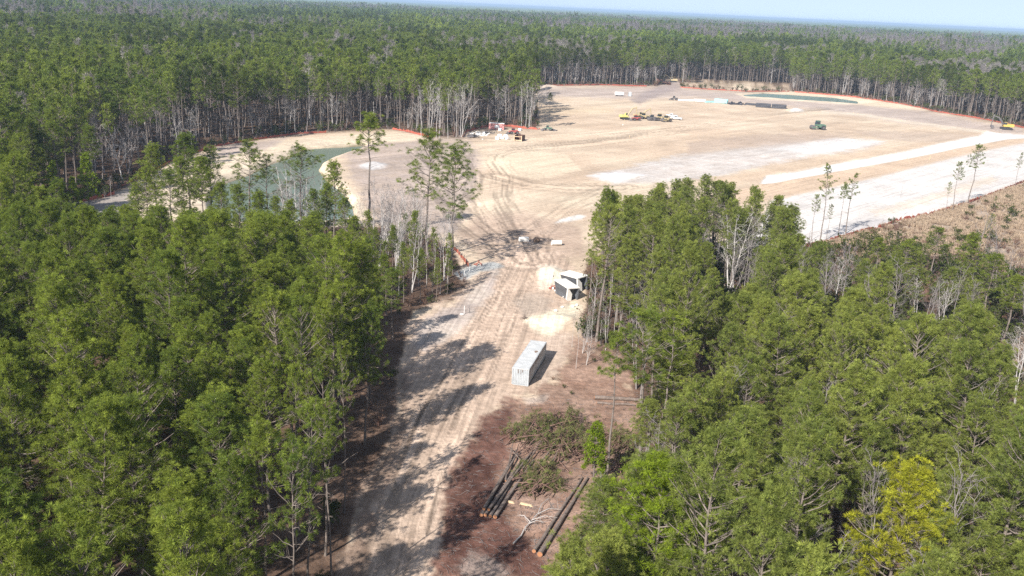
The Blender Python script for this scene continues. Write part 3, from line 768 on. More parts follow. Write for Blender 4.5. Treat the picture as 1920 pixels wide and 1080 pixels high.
MQ = [pine(160 + i, H=22, cb=c, rad=r, limbs=24, clumps=5, tufts=1, per=16, nl=.72, nw=.065, sides=5, dead=5) for i, (c, r) in enumerate([(.55, 3.2), (.6, 2.9), (.5, 3.5), (.62, 3.1), (.58, 2.6), (.66, 2.8)])]
LQ = [pine(180 + i, H=22, cb=c, rad=r, limbs=16, clumps=3, tufts=1, per=10, nl=1.15, nw=.16, sides=4, dead=0) for i, (c, r) in enumerate([(.5, 3.4), (.6, 3.0), (.55, 3.6), (.55, 2.8)])]
GREYT = [pine(190 + i, H=20, cb=c, rad=r, limbs=16, clumps=4, tufts=1, per=12, nl=1.25, nw=.045, sides=4, dead=0) for i, (c, r) in enumerate([(.35, 3.6), (.42, 3.0), (.30, 4.0)])]
YOUNG = [cone_pine(200, 9, 1.9), cone_pine(201, 8, 1.6, 22), cone_pine(202, 10, 2.1, 28)]
BARE = [bare(220, 16, .33, .15), bare(221, 15, .42, .14, stems=3, n1=9), bare(222, 18, .22, .14, cb=.45), bare(223, 14, .5, .13, stems=2, n1=10), bare(224, 17, .25, .13, cb=.55, n1=9)]
BAREL = [bare(240, 18, .26, .17, n1=9, n2=3, n3=2, thin=1.8, cb=.4), bare(241, 17, .4, .16, stems=2, n1=8, n2=3, n3=2, thin=1.8), bare(242, 20, .2, .15, n1=7, n2=3, n3=2, thin=1.8, cb=.5)]
BAREW = [bare(250, 15, .45, .15, n1=11, n2=5, n3=2, thin=1.7, cb=.3), bare(251, 16, .5, .14, stems=2, n1=9, n2=4, n3=2, thin=1.7, cb=.35), bare(252, 13, .42, .12, stems=3, n1=8, n2=4, n3=2, thin=1.6)]
SHR = [shrub(260, 2.0, 1.3), shrub(261, 1.4, 1.0), shrub(262, 2.6, 1.2, 320)]
SHRD = [shrub(270, 1.4, 1.2, 160, 22, .10), shrub(271, 1.9, 1.0, 120, 26, .09)]
ME_HQ = [two_meshes('pine', p, MBARK, MNEEDLE) for p in HQ]
ME_VEIL = [(t_, mesh_np('pale_pine_crown', p[2], p[3], None, [MNEEDLE_VEIL], p[4])) for (t_, c_), p in zip(ME_HQ, HQ)]
ME_SLIM = [two_meshes('slim_pine', p, MBARK, MNEEDLE) for p in SLIM]
ME_OPEN = [two_meshes('open_pine', p, MBARK, MNEEDLE) for p in OPEN]
ME_YOUNG = [two_meshes('young_pine', p, MBARK, MNEEDLE_B) for p in YOUNG]
ME_BRI = two_meshes('bright_pine', HQ[2], MBARK, MNEEDLE_B)
ME_YEL = two_meshes('yellow_pine', HQ[0], MBARK, MNEEDLE_Y)
ME_BARE = [bare_meshes('bare', b, MPALE, MTWIG) for b in BARE]
ME_BAREP = [bare_meshes('pale_bare', b, MPALE, MPALE) for b in BARE]
J_HQ = [joined('pine_joined', p, [MBARK, MNEEDLE]) for p in HQ]
J_VEIL = [joined('veil_lightened_joined', p, [MBARK, MNEEDLE_VEIL]) for p in HQ]
J_MQ = [joined('mid_pine_joined', p, [MBARK, MFAR]) for p in MQ]
J_MQD = [joined('dark_pine_joined', (p[0], p[1], p[2], p[3], p[4] * [.58, .6, 1]), [MBARK, MFAR]) for p in MQ]
J_LQ = [joined('far_pine_joined', p, [MBARK, MFAR]) for p in LQ]
def bjoin(nm, b, m=MTWIG):
    V = np.concatenate([b[0][0], b[1][0]]); return mesh_np(nm, V, None, np.concatenate([b[0][1], b[1][1] + len(b[0][0])]), [m])
J_BARE = [bjoin('far_bare_joined', b) for b in BAREL] + [bjoin('far_pale_joined', b, MPALE) for b in BAREW] + [joined('far_grey_joined', p, [MPALE, MGREYT]) for p in GREYT]
J_BAREN = [bjoin('near_bare_joined', b) for b in BARE]
J_EDGE = []
J_SHR = [joined('shrub_joined', p, [MTWIG, MSHRUB]) for p in SHR] + [joined('dead_shrub_joined', p, [MREDTW, MDEADL]) for p in SHRD]
J_YOUNG = [joined('young_joined', p, [MBARK, MNEEDLE_B]) for p in YOUNG]

# ------------------------------------------------------------------ where trees stand
def jgrid(spacing, rmax, rmin, azmin, azmax, seed, drop=0.08, jit=0.42):
    g = np.random.default_rng(seed)
    n = int(2 * rmax / spacing)
    i, j = np.meshgrid(np.arange(n) - n // 2, np.arange(n) - n // 2)
    x = (i + g.uniform(-jit, jit, i.shape)) * spacing + 0.5 * spacing * (j % 2)
    y = (j + g.uniform(-jit, jit, i.shape)) * spacing
    x, y = x.ravel(), y.ravel()
    r, a = np.hypot(x, y), np.degrees(np.arctan2(x, y))
    k = (r < rmax) & (r >= rmin) & (a > azmin) & (a < azmax) & (g.random(len(x)) > drop)
    return x[k], y[k]
class Tree: pass
def near_trees():
    x, y = jgrid(5.0, 265, 14, -75, 75, 51)
    px, py = proj(x, y, np.zeros_like(x))
    fr = y > 8
    site = fr & inside(px, py, SITE)
    # a margin to the cleared ground
    for dx, dy in ((1.6, 0), (-1.6, 0), (0, 1.6), (0, -1.6)):
        qx, qy = proj(x + dx, y + dy, np.zeros_like(x)); site |= fr & inside(qx, qy, SITE)
    k = ~site
    strip = inside(px, py, [(560, 545), (700, 560), (770, 590), (850, 565), (890, 530), (870, 470), (700, 420), (560, 420)])
    k &= ~strip
    k &= ~(inside(px, py, [(60, 530), (300, 545), (560, 545), (640, 500), (700, 420), (100, 390), (60, 420)]))
    grass = inside(px, py, GRASS) | inside(px, py, [(1600, 470), (1960, 450), (2100, 640), (1960, 620), (1880, 560), (1700, 520), (1600, 510)])
    g = np.random.default_rng(52)
    k &= ~(grass & (g.random(len(x)) > 0.12))
    thin = inside(px, py, [(1480, 480), (1600, 470), (2050, 500), (2150, 900), (1880, 900), (1740, 760), (1600, 660), (1480, 580)])
    k &= ~(thin & (g.random(len(x)) < .7))
    k &= ~(inside(px, py, [(1090, 455), (1510, 455), (1510, 570), (1090, 610)]) & (g.random(len(x)) < .28))
    k &= ~inside(px, py, [(545, 920), (610, 880), (690, 850), (676, 930), (655, 1000), (640, 1080), (560, 1500), (440, 1500), (505, 1100)])
    x, y, grass, thin = x[k], y[k], grass[k], thin[k]
    n = len(x)
    left = x < 0.06 * y - 6
    h = np.where(left, g.normal(18.0, 2.6, n), g.normal(16.8, 2.9, n)).clip(10, 24)
    d = np.hypot(x, y)
    h = np.where(thin, g.uniform(7, 12.5, n), h)
    h = np.where(grass, g.uniform(5, 9, n), h)
    z = height(x, y)
    h = np.where(inside(*proj(x, y, np.zeros_like(x)), [(610, 740), (765, 760), (785, 560), (700, 540), (590, 600)]), np.minimum(h, 9.5 + (h - 17) * .5), h)
    keep = np.ones(n, bool)
    _, by = proj(x, y, z)
    for it in range(9):
        bad = np.zeros(n, bool)
        for fr_, off in ((1.0, 0), (0.9, -0.10), (0.9, 0.04), (0.72, -.13), (0.72, .03), (0.55, -0.1), (0.55, 0.02)):
            tx, ty = proj(x + off * h, y, z + h * fr_)
            bad |= inside(tx, ty, KEEP) | inside(tx, ty, KEEP2)
            for K in KEEP3: bad |= inside(tx, ty, K) & (by > max(p[1] for p in K) + 8)
        h = np.where(bad, h * 0.90, h)
    keep = ~bad & (h > 7.0)
    return x[keep], y[keep], z[keep], h[keep], left[keep], grass[keep]
TX, TY, TZ, TH, TL, TG = near_trees()

def plant(name, meshes, built_h, x, y, z, h, label, cat, group=None, rz=None, wid=None, tilt=(0, 0), parts=('trunk', 'crown')):
    o = empty(name, (x, y, z - 0.05), random.uniform(0, 6.28) if rz is None else rz, label, cat, group)
    o.rotation_euler[0], o.rotation_euler[1] = tilt
    s = h / built_h
    w = s if wid is None else wid
    o.scale = (w, w, s)
    for me, nm in zip(meshes, parts):
        link(nm, me, o)
    return o
def at_px(bx, by, ty):
    """foot from the photo row where the trunk meets the ground, height from the row of its tip"""
    x, y, z = GP(bx, by)
    lo, hi = 1.0, 45.0
    for _ in range(40):
        m = (lo + hi) / 2
        _, q = proj(np.array([x]), np.array([y]), np.array([z + m]))
        if q[0] > ty: lo = m
        else: hi = m
    return x, y, z, lo
USED = 0
def pine_px(bx, by, ty, k, label, kind='slim', group=None, wid=1.0, name='pine_tree'):
    global USED
    x, y, z, h = at_px(bx, by, ty)
    me = {'slim': ME_SLIM, 'open': ME_OPEN, 'full': ME_HQ, 'yellow': [ME_YEL], 'bright': [ME_BRI], 'young': ME_YOUNG}[kind]
    bh = {'slim': 20, 'open': 20, 'full': 20, 'yellow': 20, 'bright': 20, 'young': (9, 8, 10)[k % 3]}[kind]
    s = h / bh
    USED += 1
    return plant(name, me[k % len(me)], bh, x, y, z, h, label, 'pine tree' if kind != 'young' else 'young pine', group, wid=s * wid)
def bare_px(bx, by, ty, k, label, wid=1.0, group=None):
    x, y, z, h = at_px(bx, by, ty)
    bh = (16, 15, 18, 14, 17)[k % 5]
    return plant('bare_tree', (ME_BAREP if 'white' in label or 'pale' in label else ME_BARE)[k % 5], bh, x, y, z, h, label, 'bare tree', group, wid=h / bh * wid, parts=('trunk', 'crown'))

# ---- pines one can pick out by eye
EXPL = [
    (300, 440, 275, 0, 'pine with lobed crown left of the pond, in front of the dark wood', 'full', 1.3),
    (358, 450, 256, 1, 'tall pine standing before the pale sandy bank left of the pond', 'full', 1.3),
    (398, 440, 282, 0, 'open pine just left of the pond, its crown over the bank', 'open', 1.4),
    (476, 450, 270, 1, 'open pine in front of the left part of the pond water', 'open', 1.5),
    (500, 445, 296, 2, 'shorter open pine beside the taller one before the pond', 'open', 1.4),
    (567, 450, 276, 3, 'pine with a tight crown high over the middle of the pond', 'open', 1.5),
    (628, 470, 308, 0, 'dense pine at the right shore of the pond', 'full', 1.15),
    (690, 452, 218, 2, 'tallest slender pine with small tuft crown right of the pond', 'slim', 1.6),
    (806, 490, 253, 1, 'tall two-tier pine at the road bend, crown against the tan field', 'open', 1.4),
    (848, 505, 278, 0, 'tall open pine rightmost of the clump at the road bend', 'open', 1.4),
    (760, 520, 405, 2, 'short pine among grey bare trunks at the road bend', 'open', .9),
    (812, 556, 432, 1, 'straight pine trunk with sparse green at the dirt road edge', 'open', 0.7),
    (840, 540, 440, 2, 'small pine next to the straight trunk at the road bend', 'slim', 0.9),
    (768, 574, 470, 3, 'low pine nearest the road at the clump of bare trunks', 'slim', 0.9),
    (1128, 545, 358, 0, 'big pine with tall dense crown right of the road mouth', 'full', 0.85),
    (1105, 560, 400, 2, 'thin pine trunk close beside the big pine right of the road', 'slim', 0.9),
    (1536, 456, 312, 1, 'tallest slender pine of the left cluster at the white lot fence', 'slim', 1.1),
    (1522, 452, 366, 0, 'small slim pine leftmost at the white lot fence', 'slim', 1.0),
    (1548, 452, 385, 3, 'shortest slim pine of the left cluster at the white lot fence', 'slim', 0.9),
    (1571, 442, 345, 2, 'very thin pine between two taller ones at the white lot fence', 'slim', 1.0),
    (1586, 438, 328, 1, 'slim pine with a full crown, rightmost of the left cluster at the fence', 'slim', 1.2),
    (1774, 398, 343, 3, 'short leaning pine at the fence, left of the tall pair', 'slim', 0.9),
    (1786, 396, 305, 0, 'left pine of the tall pair at the far right lot fence', 'slim', 1.05),
    (1815, 386, 273, 0, 'right, taller pine of the tall pair at the far right lot fence', 'slim', 1.25),
    (1862, 400, 368, 2, 'tiny pine in tan grass right of the fence', 'slim', 1.0),
    (1903, 352, 288, 1, 'thin brownish pine at the right margin beside the fence', 'slim', 0.9),
    (1848, 470, 402, 0, 'solitary young pine standing in tan grass field', 'slim', 1.1),
    (1190, 1330, 880, 2, 'large bright round-crowned pine near the camera, right of the log pair', 'bright', 1.3),
    (1135, 905, 625, 2, 'bare-stemmed thin pine left of two in front of the lying log', 'slim', 1.25),
    (1178, 905, 585, 0, 'thicker bare-stemmed pine before the lying log, crown right of the clearing', 'slim', 1.6),
    (1222, 900, 600, 3, 'bare-stemmed pine right of the lying log, at the edge of the stand', 'slim', 1.4),
]
for e in EXPL:
    pine_px(e[0], e[1], e[2], e[3], e[4], e[5], None, e[6])
for i, (bx, by, ty, w) in enumerate([(578, 925, 700, .9), (610, 1040, 700, .9), (560, 1020, 690, .8), (626, 1130, 760, .8), (590, 1180, 760, .9), (645, 960, 660, .7), (500, 1250, 800, .9), (560, 1330, 840, .8)]):
    pine_px(bx, by, ty, i, 'high-crowned slender pine in the dark gap at the left road edge', 'slim', 'slender pines at the left road edge', w)
pine_px(1625, 1300, 878, 0, 'yellow pine with yellowing needles, lower right of the photo', 'yellow', None, 1.2)
for bx, by, ty, k, lab in [
        (22, 395, 300, 0, 'bright young pine at the left margin before the dark wood'), (60, 402, 318, 1, 'second bright young pine from the left margin'), (105, 398, 302, 2, 'bright young pine between the left margin and the grey mound'),
        (168, 392, 286, 2, 'tallest bright young pine left of the grey mound'), (40, 415, 345, 1, 'low bright young pine in front at the left margin'), (140, 400, 330, 0, 'short bright young pine just left of the tallest one'),
        (585, 470, 408, 1, 'pointed young pine under the grey bare trees at the pond'), (545, 480, 420, 0, 'pointed young pine left of the one by the pond bare trees'), (1112, 905, 790, 1, 'light green young pine at the edge of the brush pile'),
        (445, 480, 398, 2, 'pointed young pine in front of the pond, under the thin pines'), (250, 470, 405, 0, 'pointed young pine below the grey mound')]:
    pine_px(bx, by, ty, k, lab, 'young', 'bright young pines', 1.0, 'young_pine')
# ---- bare trees one can pick out
for bx, by, ty, k, lab, w in [
        (1370, 560, 405, 1, 'big pale leafless tree standing alone among pines right of the road', 1.25),
        (1560, 580, 480, 3, 'pale leafless tree in the middle of the right pine stand', 1.2), (1720, 600, 510, 3, 'white leafless tree, left of two in the right stand', 1.0), (1765, 620, 530, 1, 'white leafless tree, right of two in the right stand', 1.0),
        (1900, 760, 610, 3, 'pale leafless tree at the right margin of the photo', 1.0), (1895, 680, 620, 0, 'low leafless tree at the right margin above the pale one', 1.0),
        (1520, 470, 430, 3, 'small white leafless tree below the slim pines at the fence', 1.0),
        (1080, 690, 590, 4, 'thin white sapling right of the container', 0.6), (1072, 650, 585, 2, 'grey leafless sapling beside the sandy heap', 0.6), (1100, 640, 570, 1, 'clump of grey leafless stems right of the sandy heap', 0.7),
        (1105, 1010, 880, 3, 'grey leafless sapling beside the log pair', 0.7), (1120, 620, 540, 2, 'leafless trunk behind the concrete boxes', 0.6), (1140, 610, 520, 4, 'tall leafless trunk right of the concrete boxes', 0.6),
        (545, 455, 310, 1, 'grey leafless tree with spreading twigs before the pond', 1.1), (560, 450, 325, 3, 'second grey leafless tree before the pond', 1.2), (575, 460, 330, 1, 'third grey leafless tree before the pond', 1.0),
        (530, 450, 345, 0, 'low grey leafless tree left of the pond group', 1.0), (650, 470, 350, 2, 'thin grey leafless tree right of the pond', 0.7), (672, 480, 370, 4, 'thin leafless trunk below the tallest slender pine', 0.7),
        (720, 470, 360, 1, 'grey leafless thicket tree at the road clump', 1.0), (745, 480, 370, 3, 'wide grey leafless tree at the road clump', 1.1), (770, 490, 350, 1, 'tall grey leafless tree in the road clump', 1.0),
        (790, 500, 380, 4, 'pale straight leafless trunk in the road clump', 0.7), (748, 560, 420, 2, 'white leafless trunk left in the road clump', 0.6), (800, 540, 400, 4, 'white leafless trunk at the centre of the road clump', 0.6),
        (825, 550, 410, 2, 'white leafless trunk right in the road clump', 0.6), (838, 535, 400, 4, 'pale leafless trunk nearest the orange netting', 0.6), (700, 500, 390, 0, 'leafless tree between the pond and the road clump', 0.9),
        (110, 395, 345, 3, 'small leafless tree on the grey mound', 1.0), (210, 378, 330, 4, 'white leafless sapling by the orange fence at left', 0.8),
        (790, 258, 165, 2, 'white leafless tree, left of the pale clump at the field corner', 0.8), (806, 258, 152, 4, 'tall white leafless tree in the pale clump at the field corner', 0.9), (818, 260, 160, 2, 'white leafless tree in the middle of the pale clump', 0.8),
        (824, 262, 185, 0, 'leaning white leafless tree in the pale clump', 0.8), (840, 260, 165, 4, 'white leafless tree right of middle in the pale clump', 0.8), (855, 258, 170, 2, 'white leafless tree, right side of the pale clump', 0.8), (864, 257, 158, 1, 'spreading white leafless tree, rightmost of the pale clump', 0.9),
        (978, 240, 158, 2, 'left of three white trunks by the red storage box', 0.8), (985, 241, 152, 4, 'middle of three white trunks by the red storage box', 0.8), (992, 242, 160, 2, 'right of three white trunks by the red storage box', 0.8),
        (1580, 178, 125, 1, 'pale spreading leafless tree behind the far pond', 1.3), (1755, 206, 145, 2, 'white leafless trunk at the bend of the far right fence', 0.9), (1000, 172, 120, 4, 'white leafless trunk at the far field corner', 0.8),
        (1682, 412, 343, 4, 'lone bare pole tree at the white lot fence', 0.35)]:
    bare_px(bx, by, ty, k, lab, w, 'leafless trees one can tell apart')
for i, (bx, by, ty, k, w, where) in enumerate([(262, 462, 345, 1, 1.2, 'left of the lobed pine at the pond'), (285, 470, 318, 2, 1.3, 'just left of the lobed pine at the pond'), (330, 480, 322, 3, 1.3, 'between the lobed pine and the tall bank pine'), (345, 465, 300, 5, 1.1, 'touching the tall bank pine on its left'),
        (380, 475, 300, 6, 1.2, 'touching the tall bank pine on its right'), (420, 480, 345, 1, 1.2, 'below the open pine left of the pond'), (612, 490, 350, 4, 1.1, 'at the left foot of the dense shore pine'), (645, 500, 372, 3, 1.1, 'at the right foot of the dense shore pine'),
        (520, 490, 372, 5, 1.0, 'in front of the pond water, low'), (455, 500, 352, 4, 1.2, 'in front of the left end of the pond water'), (548, 505, 378, 1, 1.1, 'low before the grey trees at the pond'), (590, 500, 360, 2, 1.1, 'below the tight-crowned pine at the pond'), (490, 515, 365, 6, 1.2, 'between the open pines before the pond, lower'), (664, 530, 410, 6, 1.2, 'at the left end of the road clump'), (720, 545, 455, 3, .9, 'low in the middle of the road clump'), (735, 530, 425, 6, .8, 'behind the low one in the road clump'), (700, 545, 432, 0, .9, 'at the left side of the road clump, second from its end'), (757, 566, 458, 4, .8, 'low at the front of the road clump, left one'), (788, 566, 470, 1, .8, 'low at the front of the road clump, middle one'), (818, 566, 486, 2, .8, 'low at the front of the road clump, right one'), (690, 512, 398, 3, .9, 'at the back left of the road clump'), (838, 552, 470, 5, .7, 'at the right end of the road clump near the netting'), (775, 530, 400, 7, .8, 'in the heart of the road clump behind white trunks')]):
    pine_px(bx, by, ty, k, 'pine ' + where, 'full', 'pines between the stand and the pond', w)
for i, (bx, by, ty) in enumerate([(700, 470, 335), (715, 485, 345), (728, 478, 338), (738, 492, 350), (752, 470, 345), (760, 500, 360), (776, 488, 355), (783, 512, 372), (708, 505, 385), (690, 490, 372), (725, 515, 395), (742, 525, 400), (756, 540, 410), (772, 545, 415), (785, 535, 402), (815, 530, 405), (832, 525, 398), (680, 470, 355), (556, 468, 330), (588, 462, 345), (540, 462, 350), (600, 470, 360)]):
    bare_px(bx, by, ty, i, 'grey leafless stem in the thicket between pond and road bend', (.7, .9, .6, 1, .6)[i % 5], 'grey thicket between pond and road bend')
for i, (bx, by, ty) in enumerate([(1108, 640, 560), (1092, 660, 600), (1126, 632, 530), (1112, 605, 510), (1136, 655, 575), (1150, 630, 540), (1100, 682, 620)]):
    bare_px(bx, by, ty, i + 2, 'grey leafless stem in the thicket right of the sandy heap', (.8, 1.1, .7, 1.2, .6)[i % 5], 'grey thicket right of the sandy heap')
for i, (bx, by, ty, lab) in enumerate([(1640, 520, 448, 'round bushy pine left in the tan grass'), (1690, 545, 452, 'yellowish bushy pine in the tan grass, below the fence'), (1742, 520, 428, 'small dense pine at the dark bush in the tan grass'), (1800, 560, 440, 'broad bushy pine in the middle of the tan grass'), (1845, 600, 480, 'bushy pine at the lower edge of the tan grass'), (1880, 640, 520, 'bushy pine at the lower right of the tan grass')]):
    pine_px(bx, by, ty, i + 1, lab, 'full', 'bushy pines in the tan grass', 1.7)
tp = pine_px(1030, 222, 175, 2, 'leaning small pine alone in the field beyond the red storage box', 'slim', None, 1.2)

# ---- the near stand: the 300 largest in view are things, the rest one mass
bpx, bpy_ = proj(TX, TY, TZ)
mpx, mpy = proj(TX, TY, TZ + TH * 0.8)
dist = np.hypot(TX, TY)
vis = (mpx > -60) & (mpx < 1980) & (mpy > 0) & (mpy < 1120)
size = np.where(vis, TH / dist, 0)
NIND = 300 - USED - 1
order = np.argsort(-size)
ind = order[:NIND]
ind = ind[size[ind] > 0]
rest = np.setdiff1d(np.arange(len(TX)), ind)
def band(i):
    y = mpy[i]
    return ('along the bottom of the photo' if y > 930 else 'level with the log piles' if y > 790 else 'level with the container' if y > 640 else
            'level with the boxes' if y > 520 else 'at the far side of the stand')
def lat(i):
    if TL[i]:
        return 'beside the road' if mpx[i] > 560 else 'short of the road' if mpx[i] > 380 else 'midway in the left stand' if mpx[i] > 190 else 'near the left margin'
    return 'beside the clearing' if mpx[i] < 1330 else 'short of the clearing' if mpx[i] < 1520 else 'midway in the right stand' if mpx[i] < 1720 else 'near the right margin'
cells = {}
for i in ind: cells.setdefault((bool(TL[i]), band(i), lat(i)), []).append(i)
ORD = ['leftmost', 'second from left', 'third from left', 'fourth from left', 'fifth from left', 'sixth from left', 'seventh from left', 'eighth from left', 'ninth from left', 'tenth from left', 'eleventh from left', 'twelfth from left', 'thirteenth from left', 'fourteenth from left', 'fifteenth from left', 'sixteenth from left', 'seventeenth from left', 'eighteenth from left', 'nineteenth from left', 'twentieth from left']
LAB = {}
for (lf, b, l), ii in cells.items():
    ii.sort(key=lambda i: mpx[i])
    for n, i in enumerate(ii):
        o = ORD[n] if n < len(ORD) else 'number %d from left' % (n + 1)
        if n == len(ii) - 1 and n > 0: o = 'rightmost'
        LAB[i] = 'pine %s %s, %s' % (l, b, o if len(ii) > 1 else 'single crown')
for i in ind:
    k = int(hsh(int(i) * 7, 3, 9) * 8) % 8
    s = TH[i] / 20
    plant('pine_tree', (ME_HQ if TL[i] else ME_VEIL)[k], 20, TX[i], TY[i], TZ[i], TH[i], LAB[i], 'pine tree', 'pines of the stand left of the road' if TL[i] else 'pines of the stand right of the road',
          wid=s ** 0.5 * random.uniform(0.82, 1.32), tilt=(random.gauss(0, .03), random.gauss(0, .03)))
g = np.random.default_rng(77)
def srot(n, lean=0.03): return np.stack([g.normal(0, lean, n), g.normal(0, lean, n), g.uniform(0, 6.283, n)], 1)
PR = [np.stack([TX[rest], TY[rest], TZ[rest] - .05], 1)]
n = len(rest)
s = TH[rest] / 20
scatter('pine_wood', PR[0], g.integers(0, 8, n) + np.where(TL[rest], 0, 8), srot(n), np.stack([s ** .5 * g.uniform(.85, 1.25, n)] * 2 + [s], 1), J_HQ + J_VEIL, 'pines of the near stands behind the front crowns', 'pine wood')

bx, by_ = jgrid(7.5, 250, 45, 3, 44, 58, .2)
qx, qy = proj(bx, by_, np.zeros_like(bx))
tx, ty = proj(bx, by_, np.full_like(bx, 13.0))
k = ~inside(qx, qy, SITE) & ~inside(tx, ty, KEEP) & ~(inside(tx, ty, KEEP2) & (g.random(len(bx)) < .6)) & ~inside(qx, qy, GRASS) & (g.random(len(bx)) < .75)
bx, by_ = bx[k], by_[k]; n = len(bx); ss = g.uniform(.7, 1.05, n)
scatter('leafless_trees', np.stack([bx, by_, height(bx, by_)], 1), g.integers(0, 5, n), srot(n, .04), np.stack([ss] * 3, 1), J_BAREN, 'grey leafless trees mixed among the pines of the right stand', 'leafless trees')

# ---- middle distance: the woods round the field
x, y = jgrid(5.0, 1000, 225, -44, 44, 61, 0.07)
px, py = proj(x, y, np.zeros_like(x))
k = ~inside(px, py, SITE)
for dx, dy in ((1.5, 0), (-1.5, 0), (0, 1.5), (0, -1.5)):
    qx, qy = proj(x + dx, y + dy, np.zeros_like(x)); k &= ~inside(qx, qy, SITE)
k &= ~(inside(px, py, GRASS))
k &= ~((np.hypot(x, y) < 265))
# in front of the field nothing tall may stand
k &= ~((py > 380) & (px > 60) & (px < 1960))
k &= ~inside(px, py, [(1270, 166), (1295, 150), (1480, 158), (1480, 172), (1380, 172)])
k &= ~((px > 1940) & (py > 262) & (py < 420))
x, y = x[k], y[k]; px, py = px[k], py[k]
edge = np.zeros(len(x), bool)
for a in np.linspace(0, 6.28, 9)[:-1]:
    qx, qy = proj(x + 18 * np.cos(a), y + 18 * np.sin(a), np.zeros_like(x)); edge |= inside(qx, qy, SITE)
dd = np.hypot(x, y)
patch = fbm(x * 0.012, y * 0.012, 71, 3)
qq = np.argsort(np.argsort(patch)) / len(patch) + .10 * np.clip(x / 250, -.6, 1)
pb = np.where(edge, np.where(x < 0, .46, .22), np.where(dd < 430, .05, np.where(qq > .90, .85, np.where(qq > .78, .35, .03))))
isb = g.random(len(x)) < pb
z = height(x, y)
b = ~isb
edge_b = edge[isb]
n = b.sum()
hh = g.normal(22.3, 2.9, n).clip(13, 29) / 22
scatter('pine_forest', np.stack([x[b], y[b], z[b]], 1), g.integers(0, 6, n) + 6 * (fbm(x[b] * .02, y[b] * .02, 79, 3) + g.normal(0, .09, n) > .60), srot(n), np.stack([hh ** .5 * g.uniform(.85, 1.2, n)] * 2 + [hh], 1), J_MQ + J_MQD, 'pine forest standing round the cleared field', 'pine forest')
n = isb.sum()
hh = np.where(edge_b, g.normal(0.85, .15, n), g.normal(1.12, .12, n)).clip(.45, 1.4)
scatter('leafless_wood', np.stack([x[isb], y[isb], z[isb]], 1), np.where(edge_b & (g.random(n) < .85), np.where(g.random(n) < .5, g.integers(0, 3, n), g.integers(3, 6, n)), g.integers(6, 9, n)), srot(n, .05), np.stack([hh] * 3, 1), J_BARE, 'grey leafless trees along the forest edge and in wet hollows', 'leafless wood')

x, y = jgrid(2.8, 900, 180, -44, 44, 69, 0.1)
px, py = proj(x, y, np.zeros_like(x))
k = ~inside(px, py, SITE) & ~inside(px, py, GRASS) & ~((py > 400) & (px < 1960)) & ~((px > 1940) & (py > 262))
e = np.zeros(len(x), bool)
for a in np.linspace(0, 6.28, 9)[:-1]:
    qx, qy = proj(x + 8 * np.cos(a), y + 8 * np.sin(a), np.zeros_like(x)); e |= inside(qx, qy, SITE)
k &= e & (g.random(len(x)) < .6)
x, y = x[k], y[k]; n = len(x); ss = g.uniform(.6, 2.0, n)
scatter('edge_brush', np.stack([x, y, height(x, y)], 1), g.choice(5, n, p=[.2, .2, .16, .22, .22]), srot(n, .1), np.stack([ss * g.uniform(.8, 1.2, n)] * 2 + [ss], 1), J_SHR, 'low brush along the foot of the forest edge', 'brush')

# ---- farther: clumps of trees, then the canopy as one rough sheet
def clump(seed, bare_n, pine_n, size=30):
    g2 = np.random.default_rng(seed); VV, TT, QQ, CC, off = [], [], [], [], 0
    tv, tq, tt, qv, tc = [], [], [], 0, []
    V, T, Q, C, TM = [], [], [], [], []
    o = 0
    for i in range(bare_n + pine_n):
        a = g2.uniform(0, 6.28); m = np.array([[math.cos(a), -math.sin(a), 0], [math.sin(a), math.cos(a), 0], [0, 0, 1]])
        pos = np.array([g2.uniform(-size / 2, size / 2), g2.uniform(-size / 2, size / 2), 0]); s = g2.normal(1, .1)
        if i < pine_n:
            TV, TQ, NV, NT, NC = LQ[i % 4]
            vv = np.concatenate([TV, NV]); cc = np.concatenate([np.ones((len(TV), 3)), NC * [g2.uniform(.75, 1.15) * {306: .55, 307: 1.2}.get(seed, 1), 1, 1]])
            Q.append(TQ + o); T.append(NT + o + len(TV)); TM += [1] * len(NT)
        else:
            TV, TQ, NV, NT, NC = GREYT[i % 3]
            vv = np.concatenate([TV, NV]); cc = np.concatenate([np.ones((len(TV), 3)), NC * [g2.uniform(.8, 1.15), 1, 1]])
            Q.append(TQ + o); T.append(NT + o + len(TV)); TM += [2] * len(NT)
        V.append((vv * [1, 1, s]) @ m.T + pos); C.append(cc); o += len(vv)
    return mesh_np('far_clump', np.concatenate(V), np.concatenate(T) if T else None, np.concatenate(Q), [MTWIG, MFAR, MGREYT], np.concatenate(C), tri_m=np.array(TM, np.int32), quad_m=0)
CL = [clump(300 + i, b_, p_) for i, (b_, p_) in enumerate([(1, 24), (2, 22), (0, 26), (8, 16), (18, 5), (22, 0), (0, 25), (1, 25)])]
x, y = jgrid(27, 3800, 985, -40, 40, 63, 0.0, 0.3)
patch = fbm(x * 0.004, y * 0.006, 73, 4) + 0.08 * np.clip((np.hypot(x, y) - 1100) / 900, 0, 1)
q = np.argsort(np.argsort(patch)) / len(patch) - .04 + 0.16 * np.clip(x / 600, -.5, 1.0) + g.normal(0, .05, len(x))
tone = fbm(x * .006, y * .008, 75, 3) + g.normal(0, .05, len(x))
vid = np.where(q > 0.84, 5, np.where(q > 0.74, 4, np.where(q > 0.62, 3, np.where(tone > .54, 6, np.where(tone < .42, 7, g.integers(0, 3, len(x)))))))
n = len(x)
scatter('far_forest', np.stack([x, y, np.zeros(n)], 1), vid, srot(n, 0), np.stack([np.ones(n)] * 2 + [g.normal(1, .12, n) * np.where((vid == 5) | (vid == 4), 1.25, 1)], 1), CL, 'flat far forest of pines with grey leafless patches', 'far forest')
